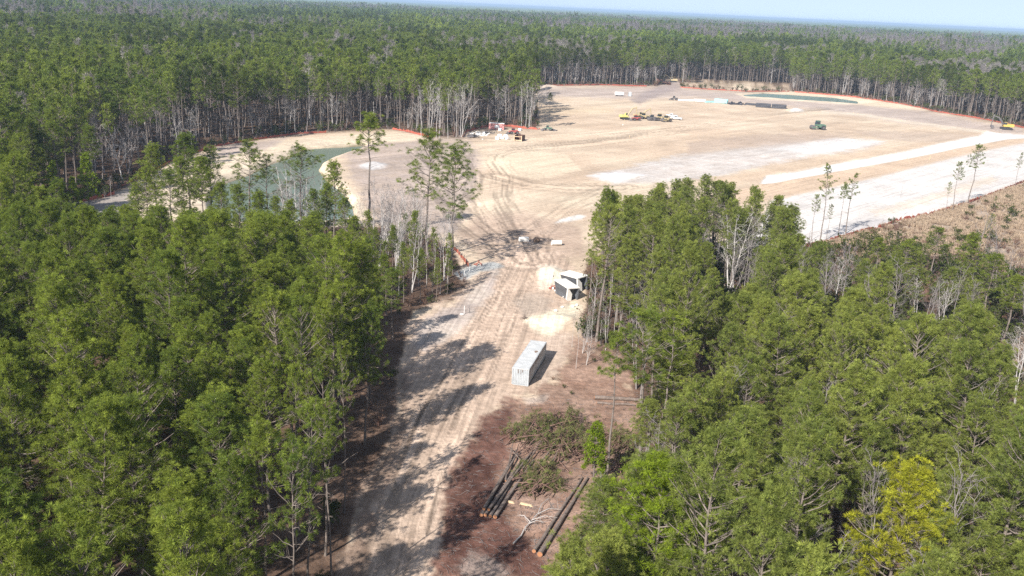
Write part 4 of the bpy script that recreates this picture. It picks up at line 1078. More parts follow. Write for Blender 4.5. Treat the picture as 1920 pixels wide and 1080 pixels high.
def canopy():
    az = np.radians(np.linspace(-44, 44, 700)); rr = np.geomspace(3650, 25500, 230)
    A, Rr = np.meshgrid(az, rr); x, y = (Rr * np.sin(A)).ravel(), (Rr * np.cos(A)).ravel()
    z = 15 + 6 * fbm(x * .004, y * .004, 91, 3) + g.uniform(-4, 4, len(x))
    p = fbm(x * .0012, y * .0018, 92, 4)
    br = g.uniform(.7, 1.2, len(x))
    na = A.shape[1]; i = (np.arange(len(rr) - 1)[:, None] * na + np.arange(na - 1)[None]).ravel()
    Q = np.stack([i, i + 1, i + na + 1, i + na], 1)
    tint = np.stack([br, np.clip((p - .35) * 2.5, 0, 1), br * 0], 1)
    tag(link('distant_canopy', mesh_np('distant_canopy', np.stack([x, y, z], 1), None, Q, [MFAR], tint)), 'hazy blue-green forest canopy reaching the horizon', 'far forest', None, 'stuff')
canopy()

# ---- undergrowth and grass
x, y = jgrid(2.6, 270, 20, -44, 44, 65, 0.1)
px, py = proj(x, y, np.zeros_like(x))
k = ~inside(px, py, SITE) | (inside(px, py, LAND) & (g.random(len(x)) < .22))
thick = inside(px, py, [(1085, 480), (1510, 460), (1510, 600), (1085, 680)]) | inside(px, py, [(1520, 475), (1700, 470), (1930, 520), (1960, 800), (1700, 660), (1520, 580)])
k &= g.random(len(x)) < 0.30 + 0.55 * thick + 0.5 * (inside(px, py, GRASS)) * 0.5 + 0.35 * inside(px, py, [(60, 600), (560, 600), (770, 600), (900, 530), (870, 450), (700, 410), (60, 390)])
thick = thick[k]
x, y = x[k], y[k]; n = len(x)
ss = g.uniform(.5, 1.25, n) * np.where(thick, g.uniform(1.0, 2.1, n), 1) * np.where(inside(*proj(x, y, 0 * x), SITE), .42, 1)
scatter('undergrowth', np.stack([x, y, height(x, y)], 1), np.where(thick, g.choice(5, n, p=[.28, .22, .26, .14, .10]), g.choice(5, n, p=[.16, .16, .08, .32, .28])), srot(n, .1), np.stack([ss] * 3, 1), J_SHR, 'brown and green undergrowth below the pines', 'undergrowth')
def grass_tuft(seed):
    g2 = np.random.default_rng(seed); c = g2.normal(0, .25, (16, 3)) * [1, 1, 0]
    V, T, C = needles(c, np.tile([0, 0, 1.], (16, 1)), 7, .75, .035, g2, .7)
    return mesh_np('grass_tuft', V, T, None, [MGRASS], C)
GT = [grass_tuft(i) for i in range(3)]
x, y = jgrid(1.1, 420, 150, 8, 44, 67, 0.1)
px, py = proj(x, y, np.zeros_like(x))
k = inside(px, py, GRASS) & (fbm(x * .15, y * .15, 5, 3) > .35)
x, y = x[k], y[k]; n = len(x); ss = g.uniform(.6, 1.5, n)
scatter('dry_grass', np.stack([x, y, height(x, y)], 1), g.integers(0, 3, n), srot(n, .1), np.stack([ss] * 3, 1), GT, 'tan dry grass growing right of the orange fence', 'grass')
x, y = jgrid(5.5, 420, 140, 8, 44, 68, 0.1)
px, py = proj(x, y, np.zeros_like(x))
k = (inside(px, py, GRASS) | inside(px, py, [(1850, 520), (2150, 560), (2150, 860), (1900, 800)])) & (fbm(x * .04, y * .04, 15, 3) + g.normal(0, .08, len(x)) > .52)
x, y = x[k], y[k]; n = len(x); ss = g.uniform(.5, 1.5, n)
scatter('field_scrub', np.stack([x, y, height(x, y)], 1), g.choice(5, n, p=[.2, .25, .1, .25, .2]), srot(n, .1), np.stack([ss * 1.3] * 2 + [ss], 1), J_SHR, 'scattered low scrub in the tan grass', 'scrub')
def twig_litter():
    g2 = np.random.default_rng(5); tb = Tubes()
    k = 0
    while k < 1100:
        a, b_ = g2.uniform(810, 1210), g2.uniform(735, 1085)
        if not inside(np.array([a]), np.array([b_]), LAND)[0]: continue
        x0, y0, z0 = GP(a, b_); L = g2.uniform(.25, 1.1); an = g2.uniform(0, 6.28); k += 1
        d = np.array([math.cos(an), math.sin(an), 0]) * L
        p = np.array([x0, y0, z0 + .03])
        tb.add(np.stack([p, p + d * .5 + [g2.normal(0, .04), g2.normal(0, .04), g2.uniform(.02, .10)], p + d + [0, 0, g2.uniform(0, .12)]]), [.024, .018, .008], 3)
    V, Q = tb.get()
    tag(link('twig_litter', mesh_np('twig_litter', V, None, Q, [MTWIG])), 'broken twigs littering the red clay around the logs', 'twigs', None, 'stuff')
twig_litter()

# ------------------------------------------------------------------ things on the ground
def P3(px, py, dz=0.0):
    x, y, z = GP(px, py)
    return np.array([x, y, z + dz])
def corrugated(L, h, depth, pitch):
    """trapezoid-ribbed wall in the x-z plane, ribs standing along z, facing -y"""
    b = MB(); n = int(L / pitch); p = L / n; o = []
    for i in range(n):
        x = -L / 2 + i * p
        o += [(x, 0), (x + p * .3, 0), (x + p * .5, depth), (x + p * .8, depth)]
    o.append((L / 2, 0))
    vs = [(a, d, 0) for a, d in o] + [(a, d, h) for a, d in o]
    m = len(o)
    b.add(vs, [(i, i + 1, m + i + 1, m + i) for i in range(m - 1)])
    return b
def container(x, y, z, yaw, label):
    L, W, Hh = 12.19, 2.44, 2.59
    t = empty('shipping_container', (x, y, z), -yaw, label, 'container')
    cy_ = L / 2
    for s in (-1, 1):
        o = corrugated(L - .3, Hh - .36, .04, .28).build('side_wall', MSILVER, t, (s * (W / 2 - .05), cy_, .20)); o.rotation_euler = (0, 0, s * math.pi / 2)
    corrugated(W - .3, Hh - .36, .045, .22).build('end_wall', MSILVER, t, (0, .05, .20))
    MB().box((0, cy_, Hh - .03), (W - .06, L - .06, .05)).build('roof', MROOF, t)
    rb = MB()
    for i in range(40): rb.box((0, .35 + i * (L - .7) / 39, Hh + .004), (W - .3, .12, .02))
    rb.build('roof_rib', MROOF, t)
    st = MB(); n = 14; st.add([(.62 + math.cos(a) * (.26 + .07 * math.sin(3 * a)), 7.4 + math.sin(a) * .42, Hh + .022) for a in np.linspace(0, 6.283, n + 1)[:-1]] + [(.62 + math.cos(a) * (.26 + .07 * math.sin(3 * a)), 7.4 + math.sin(a) * .42, Hh - .02) for a in np.linspace(0, 6.283, n + 1)[:-1]], [tuple(range(n))] + [(i, n + i, n + (i + 1) % n, (i + 1) % n) for i in range(n)])
    st.build('roof_patch', MRUST, t)
    MB().box((0, cy_, .12), (W - .1, L - .1, .14)).build('floor', MSTEEL, t)
    for s in (-1, 1):
        for e in (.08, L - .08):
            MB().box((s * (W / 2 - .08), e, Hh / 2), (.16, .16, Hh - .02)).build('corner_post', MSILVER, t, bevel=.015)
        MB().box((s * (W / 2 - .05), cy_, Hh - .09), (.10, L - .34, .12)).build('top_rail', MROOF, t)
        MB().box((s * (W / 2 - .05), cy_, .12), (.10, L - .34, .16)).build('bottom_rail', MSTEEL, t)
    MB().box((0, .06, Hh - .09), (W - .34, .1, .12)).build('end_rail', MROOF, t)
    MB().box((0, .06, .12), (W - .34, .1, .14)).build('end_sill', MSILVER, t)
    for s in (-1, 1):
        for e in (.09, L - .09):
            for zz in (.06, Hh - .05): MB().box((s * (W / 2 - .06), e, zz), (.18, .18, .12)).build('corner_casting', MRUST if zz < 1 else MROOF, t)
    g2 = np.random.default_rng(4); rs = MB()
    for i in range(26):
        q, L_ = g2.uniform(.5, L - .5), g2.uniform(.15, .7)
        rs.box((W / 2 + .003, q, Hh - .16 - L_ / 2), (.012, g2.uniform(.03, .10), L_))
    for i in range(3):
        q, L_ = g2.uniform(-1, 1), g2.uniform(.15, .8); rs.box((q, -.002, Hh - .16 - L_ / 2), (g2.uniform(.03, .09), .012, L_))
    rs.build('rust_streaks', MRUST, t)
    for s in (-1, 1):
        d = MB().box((s * .55, L - .05, Hh / 2), (1.06, .06, Hh - .35)).build('door', MSILVER, t, bevel=.01)
        MB().tube([(s * .3, L + .01, .25), (s * .3, L + .01, Hh - .25)], .02, 6).build('lock_bar', MSTEEL, d)
    return t
cx0, cy0 = 1.74, 125.26
container(cx0, cy0, H1(cx0, cy0 + 6) - .06, .2218, 'long silver-grey corrugated shipping container beside the dirt road')

def culvert(px, py, yaw, label, s=1.0):
    """precast concrete box: pale slab, flaring wall ends, dark flank and hollow"""
    x, y, z = GP(px, py)
    t = empty('concrete_box', (x, y, z - .1), yaw, label, 'concrete box', 'precast concrete boxes by the road')
    L, W, h = 5.0 * s, 2.6 * s, 2.75 * s
    MB().box((0, 0, h - .12), (L, W, .24)).build('top_slab', MCONC, t, bevel=.03)
    prof = [(-W / 2 + .04, h - .245), (-W / 2 + .30, h - .245), (-W / 2 + 1.1, h * .55), (-W / 2 + 1.1, 0), (-W / 2 + .45, 0), (-W / 2 + .04, .5)]
    MB().prism(prof, L / 2 - .34, L / 2 - .04, 'x').build('end_wall', MCONC, t)
    flank = [(-W / 2 + .10, h - .245), (-W / 2 + .25, h - .245), (-W / 2 + .80, .9), (-W / 2 + .80, 0), (-W / 2 + .70, 0), (-W / 2 + .62, .9)]
    MB().prism(flank, -L / 2 + .1, L / 2 - .345, 'x').build('flank', MDARK, t)
    MB().prism([(W / 2 - .25, h - .245), (W / 2 - .04, h - .245), (W / 2 - .04, 0), (W / 2 - .25, 0)], -L / 2 + .1, L / 2 - .05, 'x').build('rear_wall', MDARK, t)
    MB().box((L / 2 - .9, .25, h * .42), (.12, W - 1.35, h * .84 - .3)).build('end_panel', MDARK, t)
    return t
culvert(1059, 556, R(-58), 'nearer pale concrete box with dark flank lying right of the dirt road')
culvert(1076, 544, R(-58), 'farther pale concrete box lying close behind the nearer one')
cb_ = [o for o in COL.objects if o.name.startswith('concrete_box') and o.parent is None]
cb_[0].rotation_euler = (R(-3), R(4), R(-60)); cb_[1].rotation_euler = (R(5), R(-3), R(-50))
# orange netting heap at the box
def heap(px, py, r, h, m, name, label, cat, seed, n=26, bar=.05):
    g2 = np.random.default_rng(seed); x, y, z = GP(px, py); b = MB()
    for i in range(n):
        a, q = g2.uniform(0, 6.28), g2.uniform(0, r); c = (math.cos(a) * q, math.sin(a) * q, max(.05, h * (1 - q / r) * g2.uniform(.3, 1)))
        b.box(c, (g2.uniform(.3, .9) * r * .7, g2.uniform(.2, .6) * r * .5, bar), g2.uniform(0, 3.1), g2.normal(0, .35), g2.normal(0, .35))
    o = b.build(name, m, None, (x, y, z))
    return tag(o, label, cat)
heap(1037, 541, .8, .8, MORANGE, 'netting_heap', 'crumpled orange netting at the left corner of the nearer concrete box', 'netting', 1)
heap(897, 497, .9, 1.1, MORANGE, 'netting_heap', 'bundle of orange netting at the road edge, apart from the fence', 'netting', 2)
def rock(name, px, py, d, m, label, cat, seed, rz=0):
    import bmesh
    g2 = np.random.default_rng(seed); bm = bmesh.new(); bmesh.ops.create_icosphere(bm, subdivisions=2, radius=.5)
    for v in bm.verts: v.co *= 1 + g2.normal(0, .09)
    me = bpy.data.meshes.new(name); bm.to_mesh(me); bm.free(); me.materials.append(m)
    o = link(name, me); x, y, z = GP(px, py); o.location = (x, y, z + d[2] * .35); o.scale = d; o.rotation_euler = (0, 0, rz)
    return tag(o, label, cat)
rock('boulder', 1006, 455, (1.6, 1.3, 1.5), MROCK, 'brown boulder at the road mouth between two concrete pieces', 'boulder', 3)
def pipe_piece(px, py, L, r, m, yaw, name, label, cat, group=None):
    x, y, z = GP(px, py); t = empty(name, (x, y, z + r), yaw, label, cat, group)
    n = 14; b = MB(); o = []
    for e, rr in ((-L / 2, r), (L / 2, r), (L / 2, r * .8), (-L / 2, r * .8)): o.append([(e, math.cos(k * 6.283 / n) * rr, math.sin(k * 6.283 / n) * rr) for k in range(n)])
    b.add(sum(o, []), [(a * n + k, a * n + (k + 1) % n, ((a + 1) % 4) * n + (k + 1) % n, ((a + 1) % 4) * n + k) for a in range(4) for k in range(n)])
    b.build('barrel', m, t, smooth=False)
    MB().tube([(L / 2 - .12, 0, 0), (L / 2 - .02, 0, 0)], r * 1.12, n, False).build('collar', m, t)
    return t
pipe_piece(1043, 460, 2.2, .55, MCONC, R(15), 'concrete_pipe', 'short pale concrete pipe right of the brown boulder', 'pipe')
x, y, z = GP(982, 453)
t = empty('concrete_block', (x, y, z), R(10), 'pale concrete block left of the brown boulder', 'concrete block')
MB().box((0, 0, .45), (2.3, 1.2, .9), taper=.92).build('block', MCONC, t, bevel=.05)
MB().tube([(-.5, 0, .9), (-.5, 0, 1.05), (.5, 0, 1.05), (.5, 0, .9)], .03, 5).build('lifting_loop', MSTEEL, t)
# stakes and posts
def stake(px, py, h, label, m=MPOST, w=.06, lean=.04, group='stakes marking the site'):
    x, y, z = GP(px, py); o = MB().box((0, 0, h / 2 - .1), (w, w, h + .2), taper=.8).build('stake', m, None, (x, y, z)); o.rotation_euler = (lean, lean * .7, .4)
    return tag(o, label, 'stake', group)
for a in [(869, 500, 2.6, 'thin grey stake beside the orange netting fence at the road bend', MPOST), (880, 510, 1.6, 'white stake at the edge of the gravel patch, right one', MWHITE), (870, 520, 1.4, 'white stake at the edge of the gravel patch, left one', MWHITE),
          (870, 588, 1.5, 'white post on the grey bank left of the road', MWHITE), (880, 586, 1.0, 'dark thin stake right of the white post', MSTEEL),
          (1743, 300, 1.8, 'yellowish stake on the sand strip below the white road', MCHIP), (1540, 305, 1.5, 'thin wooden stake left of the white road', MPOST), (1170, 230, 1.6, 'pale marker in the tan field left of the machines', MCHIP),
          (1000, 282, 1.0, 'short pale stake in the field below the dark box', MCHIP), (1180, 258, 1.2, 'small pale stake in the middle of the tan field', MCHIP), (1648, 226, 1.3, 'pale stake beside the light sand track', MCHIP), (1690, 228, 1.3, 'pale stake near the far end of the light sand track', MCHIP),
          (1600, 214, 1.2, 'left of two pale stakes at the start of the sand track', MCHIP), (1608, 216, 1.2, 'right of two pale stakes at the start of the sand track', MCHIP), (1700, 300, 1.2, 'short stake left of the yellowish one on the sand strip', MPOST)]:
    stake(*a[:4], m=a[4], w=.09 if a[1] > 400 else .14)
g9 = np.random.default_rng(33)
for i in range(12):
    rock('rubble_lump', g9.uniform(1030, 1092), g9.uniform(520, 585), tuple(g9.uniform(.4, 1.0, 3) * [1, .8, .6]), MCONC, 'pale rubble lump scattered round the concrete boxes', 'rubble', 60 + i, g9.uniform(0, 3))['group'] = 'rubble round the concrete boxes'
for i, (a, b_, l) in enumerate([(866, 590, 'pale rubble bit left of the white post'), (905, 262, 'pale rubble lump in front of the debris'), (1168, 235, 'pale lump beside the marker in the field')]):
    rock('rubble_lump', a, b_, (.7, .5, .4), MCONC, l, 'rubble', 40 + i)
# broken stump by the sandy heap
x, y, z = GP(983, 599)
t = empty('tree_stump', (x, y, z), 0, 'small splintered stump at the left tip of the sandy heap', 'stump')
MB().tube([(0, 0, -.1), (.02, 0, .5), (.1, .05, .9)], [.22, .16, .05], 8).build('trunk', MLOG, t)
b = MB()
for i in range(7): a = i * .9; b.tube([(0, 0, .1), (math.cos(a) * .5, math.sin(a) * .5, .25), (math.cos(a) * .9, math.sin(a) * .9, .1)], [.06, .04, .015], 5)
b.build('roots', MLOG, t)

# ---- logs
def log(p0, p1, r0, r1, label, group):
    p0, p1 = np.array(p0), np.array(p1)
    x, y, z = p0
    o = empty('log', (x, y, z), 0, label, 'log', group)
    d = p1 - p0; L = np.linalg.norm(d); u = d / L; n = 7
    g2 = np.random.default_rng(int(L * 100)); pts = [d * k / (n - 1) + (g2.normal(0, .035, 3) if 0 < k < n - 1 else 0) for k in range(n)]
    MB().tube(pts, [r0 + (r1 - r0) * k / (n - 1) for k in range(n)], 10).build('bark', MLOG, o, smooth=False)
    MB().tube([-u * .03, u * .02], [r0 * .9, r0 * .93], 12).build('cut_end', MCUT, o)
    for k in range(3):
        q = d * g2.uniform(.35, .95); v = unit(g2.normal(0, 1, 3)); v[2] = abs(v[2])
        MB().tube([q, q + v * g2.uniform(.3, .7)], [.035, .012], 4).build('branch_stub', MLOG, o)
    return o
PG, QG = 'logs of the pile', 'pair of logs'
for i, (a, b_, c, d, lift, r, lab) in enumerate([
        (902, 968, 968, 845, .0, .21, 'leftmost log of the pile, longest, butt end in the red dirt'), (910, 968, 976, 866, .02, .20, 'bottom log of the pile, second from left'), (919, 970, 988, 858, .0, .20, 'bottom log of the pile, third from left'),
        (928, 972, 1000, 864, .02, .23, 'rightmost bottom log of the pile, nearest the open dirt'), (907, 962, 972, 850, .40, .18, 'upper log on the left of the pile'), (916, 963, 996, 852, .38, .18, 'upper log on the right of the pile')]):
    log(P3(a, b_, r + lift), P3(c, d, r * .8 + lift * .6), r, r * .55, lab, PG)
log(P3(1001, 1036, .22), P3(1092, 896, .14), .22, .11, 'left, thinner log of the pair at the bottom of the clearing', QG)
log(P3(1012, 1043, .29), P3(1102, 897, .16), .29, .13, 'right, thicker log of the pair at the bottom of the clearing', QG)
log(P3(1115, 747, .28), P3(1212, 752, .22), .28, .2, 'upper of two logs lying crosswise behind the bare pine stems', QG)
log(P3(1119, 756, .18), P3(1190, 760, .14), .18, .12, 'lower, thinner log of the two lying crosswise', QG)
for a, b_, c, d, lab in [(948, 905, 962, 838, 'thin pole left of the log pile, leaning along the dark red dirt'), (978, 885, 1040, 800, 'thin pole sticking out of the brush pile towards the road'), (1002, 885, 1064, 812, 'thin pole across the middle of the brush pile'), (1012, 912, 1052, 842, 'thin pole at the lower right of the brush pile'), (958, 846, 975, 872, 'short thin pole at the top end of the log pile')]:
    log(P3(a, b_, .35), P3(c, d, .9), .10, .04, lab, 'thin poles in the felled timber')
def split_wood(px, py, L, rz, label):
    x, y, z = GP(px, py); o = MB().prism([(-L / 2, 0), (L / 2, .0), (L / 2 - .2, .16), (-L / 2 + .1, .2)], -.11, .11).build('split_wood', MCHIP, None, (x, y, z)); o.rotation_euler = (0, .03, rz)
    tag(o, label, 'wood', 'pale split wood')
split_wood(957, 941, 1.0, R(-12), 'pale split wood right of the log pile, left piece')
split_wood(987, 946, 1.5, R(-15), 'pale split wood right of the log pile, longer right piece')
def limb(px, py, label):
    g2 = np.random.default_rng(17); tb = Tubes(); A = P3(px, py); B = P3(1030, 938)
    d = B - A; s = np.linspace(0, 1, 7)[:, None]
    main = A + d * s + np.array([[0, 0, .25]]) + np.concatenate([np.zeros((1, 3)), g2.normal(0, .12, (6, 3))]); tb.add(main, .09 * (1 - .7 * s[:, 0]), 6)
    ex = [((970, 970), .45), ((1045, 975), .5), ((1050, 958), .62), ((985, 1000), .3), ((1020, 985), .42)]
    for (a, b_), u in ex:
        q = A + d * u + [0, 0, .3]; e = P3(a, b_, .35); m = (q + e) / 2 + [0, 0, .35]; tb.add(np.stack([q, m, e]), [.055, .04, .015], 5)
        for k in range(7):
            w = q + (e - q) * g2.uniform(.3, 1) + [0, 0, .15]; tb.add(np.stack([w, w + g2.normal(0, .5, 3) + [0, 0, .25]]), [.02, .007], 3)
    V, Q = tb.get(); V[:, 2] = np.maximum(V[:, 2], -.4)
    o = empty('dead_branch', A, 0, label, 'branch'); link('limbs', mesh_np('dead_branch_limbs', V - A, None, Q, [MPALE]), o)
limb(962, 1022, 'pale dead forked branch lying between the log pile and the log pair')

# ---- heap of felled pine tops
def brush(px, py, rx, ry, h, seed, label):
    g2 = np.random.default_rng(seed); x, y, z = GP(px, py); tb = Tubes(); C, A = [], []
    for i in range(60):
        a, q = g2.uniform(0, 6.28), g2.uniform(0, .95) ** .5
        q = q * (.7 + .6 * float(vn(math.cos(a) * 1.6 + 4, math.sin(a) * 1.6 + 4, seed)))
        c = np.array([math.cos(a) * q * rx, math.sin(a) * q * ry, max(.1, h * (1 - q * q) * g2.uniform(.1, 1.3)) + .1])
        dr = unit(np.array([.5 + g2.normal(0, .45), .8 + g2.normal(0, .45), g2.normal(.05, .2)])); L = g2.uniform(1.8, 4.5)
        p = np.stack([c - dr * L * .5, c + [0, 0, .15], c + dr * L * .5]); p[:, 2] = np.maximum(p[:, 2], .06)
        tb.add(p, [.07, .045, .012], 5)
        for k in range(5):
            e = c + dr * L * g2.uniform(0, .5) + g2.normal(0, .5, 3); e[2] = max(e[2], .1); tb.add(np.stack([c + dr * L * .2, e]), [.025, .01], 3)
            m = 1 + (k % 2)
            if vn(c[0] * .55 + 9, c[1] * .55, seed) < .42: continue
            C.append(e + g2.normal(0, .25, (m, 3))); A.append(np.tile(unit(dr + g2.normal(0, .5, 3)), (m, 1)) + g2.normal(0, .3, (m, 3)))
    C = np.concatenate(C); C[:, 2] = np.maximum(C[:, 2], .15)
    V, T, tc = needles(C, np.concatenate(A), 17, .55, .022, g2, 1.2)
    o = empty('brush_pile', (x, y, z), 0, label, 'brush pile', 'heaps of felled pine tops')
    TV, TQ = tb.get()
    link('branches', mesh_np('brush_branches', TV, None, TQ, [MREDTW]), o); link('foliage', mesh_np('brush_foliage', V, T, None, [MSLASH], tc), o)
brush(1000, 822, 3.2, 4.8, 1.6, 21, 'green brush pile of felled pine tops above the log pile, left part')
brush(1062, 842, 2.8, 4.6, 1.4, 22, 'green brush pile of felled pine tops, right part beside the bright sapling')
brush(1010, 905, 2.6, 3.0, 1.0, 23, 'small low heap of wilted pine tops at the right of the log pile')
brush(1060, 800, 4.0, 3.5, 1.2, 24, 'rear heap of dull green cut branches behind the brush pile')
brush(1150, 850, 3.2, 5.0, 1.3, 25, 'browning heap of cut branches among the bare pine stems')

# ---- orange fences
def fence(line, label, h=1.1, step=4.0, seed=0, prj=True):
    g2 = np.random.default_rng(seed)
    P = np.array([G(*p) for p in line]); seg = np.hypot(*np.diff(P, axis=0).T); cum = np.concatenate([[0], np.cumsum(seg)])
    n = min(96, max(3, int(cum[-1] / step))); s = np.linspace(0, cum[-1], n + 1)
    X, Y = np.interp(s, cum, P[:, 0]), np.interp(s, cum, P[:, 1]); Z = height(X, Y)
    o = empty('orange_fence', (X[0], Y[0], Z[0]), 0, label, 'fence', 'orange netting fences round the site')
    m = n * 4; s2 = np.linspace(0, cum[-1], m + 1); x2, y2 = np.interp(s2, s, X), np.interp(s2, s, Y); z2 = height(x2, y2)
    sag = .14 * np.abs(np.sin(np.arange(m + 1) * math.pi / 4)) + np.where(g2.random(m + 1) < .22, g2.uniform(.3, .75, m + 1), g2.uniform(0, .22, m + 1)) * h
    x2 = x2 + g2.normal(0, .05, m + 1); y2 = y2 + g2.normal(0, .05, m + 1)
    V, Q = [], []
    lev = [(.05, 0), (.45, .3), (.80, .7), (1.0, 1)]
    for sd in (-.015, .015):
        for k, (f, q) in enumerate(lev): V.append(np.stack([x2 + sd * 0.3 - X[0], y2 + sd - Y[0], z2 - Z[0] + h * f - sag * q], 1))
    V = np.concatenate(V); w = m + 1
    for lay in (0, 4):
        for k in range(3):
            for i in range(m):
                a = (lay + k) * w + i; Q.append((a, a + 1, a + w + 1, a + w))
    for i in range(m): Q.append((3 * w + i, 3 * w + i + 1, 7 * w + i + 1, 7 * w + i))
    link('netting', mesh_np('netting', V, None, Q, [MORANGE]), o)
    pm = MB().box((0, 0, h * .55), (.07, .07, h * 1.25)); first = None
    for i in range(n + 1):
        if first is None: first = pm.build('post', MPOST, o)
        else: q = first.copy(); COL.objects.link(q); q.parent = o; first_ = q
        (first if i == 0 else q).location = (X[i] - X[0], Y[i] - Y[0], Z[i] - Z[0])
fence([(150, 380), (190, 372), (215, 366)], 'short red-orange netting fence at the foot of the dark wood, far left', 1.0, 3, 1)
fence([(225, 352), (262, 336), (330, 300), (402, 275), (480, 262), (560, 251), (612, 249)], 'long red-orange netting fence behind the left pond', 0.9, 3.5, 2)
fence([(735, 243), (760, 247), (800, 257), (806, 259)], 'bright orange netting fence at the right end of the pond bank', 1.1, 3, 3)
fence([(868, 258), (874, 248), (900, 241), (922, 237), (960, 238), (985, 242), (1012, 244)], 'orange netting fence behind the faded red storage box', 1.1, 3.5, 4)
fence([(990, 163), (1050, 161), (1130, 160), (1212, 162)], 'orange netting fence along the far edge, left of the track opening', 1.0, 6, 5)
fence([(1276, 164), (1330, 168), (1400, 172), (1480, 172)], 'orange netting fence along the far edge, right of the track opening', 0.9, 6, 6)
fence([(1490, 173), (1600, 182), (1690, 195), (1740, 206), (1748, 209), (1800, 217), (1850, 225), (1920, 240), (2000, 258)], 'long orange netting fence below the far right wood', 1.0, 6, 7)
fence([(1960, 326), (1920, 342), (1860, 366), (1790, 391), (1740, 404), (1722, 407), (1680, 416), (1660, 426), (1610, 438), (1535, 460), (1510, 464)], 'dull red netting fence between white lot and tan grass', 1.1, 3, 8)
fence([(846, 466), (858, 474), (866, 486), (878, 500)], 'short crumpled orange netting fence at the road bend', 1.0, 2.2, 9)

# ---- machines
def wheel(b_parent, c, r, w, rim=None):
    o = MB().tube([(c[0], c[1] - w / 2, c[2]), (c[0], c[1] + w / 2, c[2])], r, 16).build('wheel', MTYRE, b_parent, bevel=.03)
    MB().tube([(c[0], c[1] - w / 2 - .015, c[2]), (c[0], c[1] + w / 2 + .015, c[2])], r * .5, 12).build('rim', rim or MSTEEL, o)
def excavator(px, py, yaw, label, paint, boom_up=1.0, arm=MSTEEL, s=1.0):
    x, y, z = GP(px, py); t = empty('excavator', (x, y, z), yaw, label, 'excavator', 'tracked excavators'); t.scale = (s, s, s)
    for sd in (-1, 1):
        prof = [(-2.2, .45), (-1.9, .05), (1.9, .05), (2.2, .45), (1.9, .95), (-1.9, .95)]
        MB().prism(prof, sd * 1.3 - .3, sd * 1.3 + .3).build('track', MTYRE, t, bevel=.05)
    MB().box((0, 0, .75), (2.2, 2.2, .5)).build('undercarriage', MSTEEL, t)
    MB().tube([(0, 0, .95), (0, 0, 1.15)], .8, 16).build('turntable', MSTEEL, t)
    MB().prism([(-2.7, 1.2), (1.5, 1.2), (1.5, 1.7), (.2, 1.9), (.2, 2.35), (-2.5, 2.35), (-2.75, 2.0)], -1.35, 1.35).build('engine_housing', paint, t, bevel=.06)
    MB().box((-2.55, 0, 1.6), (.7, 2.6, .75)).build('counterweight', MSTEEL if paint is MYEL else paint, t, bevel=.12)
    cab = MB().prism([(.15, 1.5), (1.55, 1.5), (1.6, 2.2), (1.25, 3.1), (.2, 3.1)], .35, 1.32).build('cab', paint, t, bevel=.05)
    MB().prism([(.3, 2.1), (1.62, 2.15), (1.3, 3.0), (.3, 3.0)], .33, 1.34).build('window', MGLASS, cab)
    MB().tube([(-1.6, -.8, 2.3), (-1.6, -.8, 2.9)], .08, 8).build('exhaust', MSTEEL, t)
    e = Vector((1.0, -.2, 1.7)); k = Vector((3.4, -.2, 3.4 + 2.2 * boom_up)); q = Vector((5.6, -.2, 4.6 + 1.4 * boom_up)); tip = Vector((5.9 + .6 * (1 - boom_up), -.2, 1.4))
    MB().tube([e, (e + k) / 2 + Vector((0, 0, .1)), k, q], [.28, .36, .34, .2], 6).build('boom', arm, t)
    MB().tube([q + Vector((-.3, 0, .5)), q, tip], [.12, .26, .16], 6).build('stick', arm, t)
    MB().tube([(1.5, .1, 1.6), k - Vector((.2, -.3, .5))], .09, 6).build('boom_cylinder', MSTEEL, t)
    MB().prism([(5.2, 1.5), (6.2, 1.6), (6.3, .9), (5.8, .4), (5.1, .5), (4.9, .9)], -.75, .35).build('bucket', MSTEEL, t)
    return t
excavator(1172, 224, R(20), 'lime yellow excavator with raised folded arm, left end of the machine row', MLIME, .9, MTAN)
excavator(1198, 222, R(15), 'dusty tan excavator with low arm standing behind the first in the row', MTAN, .2, MTAN)
excavator(1886, 243, R(172), 'yellow excavator with dark arm near the right margin, on grey ground', MYEL, .6, MSTEEL, 1.25)
def loader(px, py, yaw, label, paint, s=1.0, drum=False):
    x, y, z = GP(px, py); t = empty('roller' if drum else 'wheel_loader', (x, y, z), yaw, label, 'roller' if drum else 'loader', 'parked site machines'); t.scale = (s, s, s)
    MB().prism([(-2.6, .8), (-.2, .8), (-.2, 1.6), (-.4, 2.0), (-2.4, 1.9), (-2.7, 1.5)], -.95, .95).build('engine_hood', paint, t, bevel=.08)
    cab = MB().prism([(-.5, 1.2), (1.0, 1.2), (1.0, 1.9), (.75, 3.05), (-.4, 3.05)], -.75, .75).build('cab', paint, t, bevel=.06)
    MB().prism([(-.42, 2.0), (1.03, 2.0), (.8, 2.9), (-.35, 2.9)], -.78, .78).build('window', MGLASS, cab)
    MB().box((.15, 0, 3.12), (1.5, 1.7, .12)).build('canopy', paint, t, bevel=.03)
    for sd in (-1, 1): wheel(t, (-1.6, sd * 1.15, .8), .8, .55)
    if drum:
        MB().tube([(2.0, -1.05, .78), (2.0, 1.05, .78)], .78, 22).build('drum', MSTEEL, t, bevel=.03)
        for sd in (-1, 1): MB().box((1.5, sd * 1.2, .85), (2.3, .14, .35)).build('drum_frame', paint, t)
    else:
        for sd in (-1, 1):
            wheel(t, (1.5, sd * 1.15, .8), .8, .55)
            MB().tube([(.9, sd * .5, 1.6), (2.1, sd * .5, 1.5), (3.1, sd * .5, .6)], [.14, .16, .12], 6).build('lift_arm', paint, t)
        MB().prism([(2.9, .15), (4.1, .08), (3.5, .35), (3.2, 1.1), (2.95, 1.15)], -1.35, 1.35).build('bucket', MSTEEL, t)
    return t
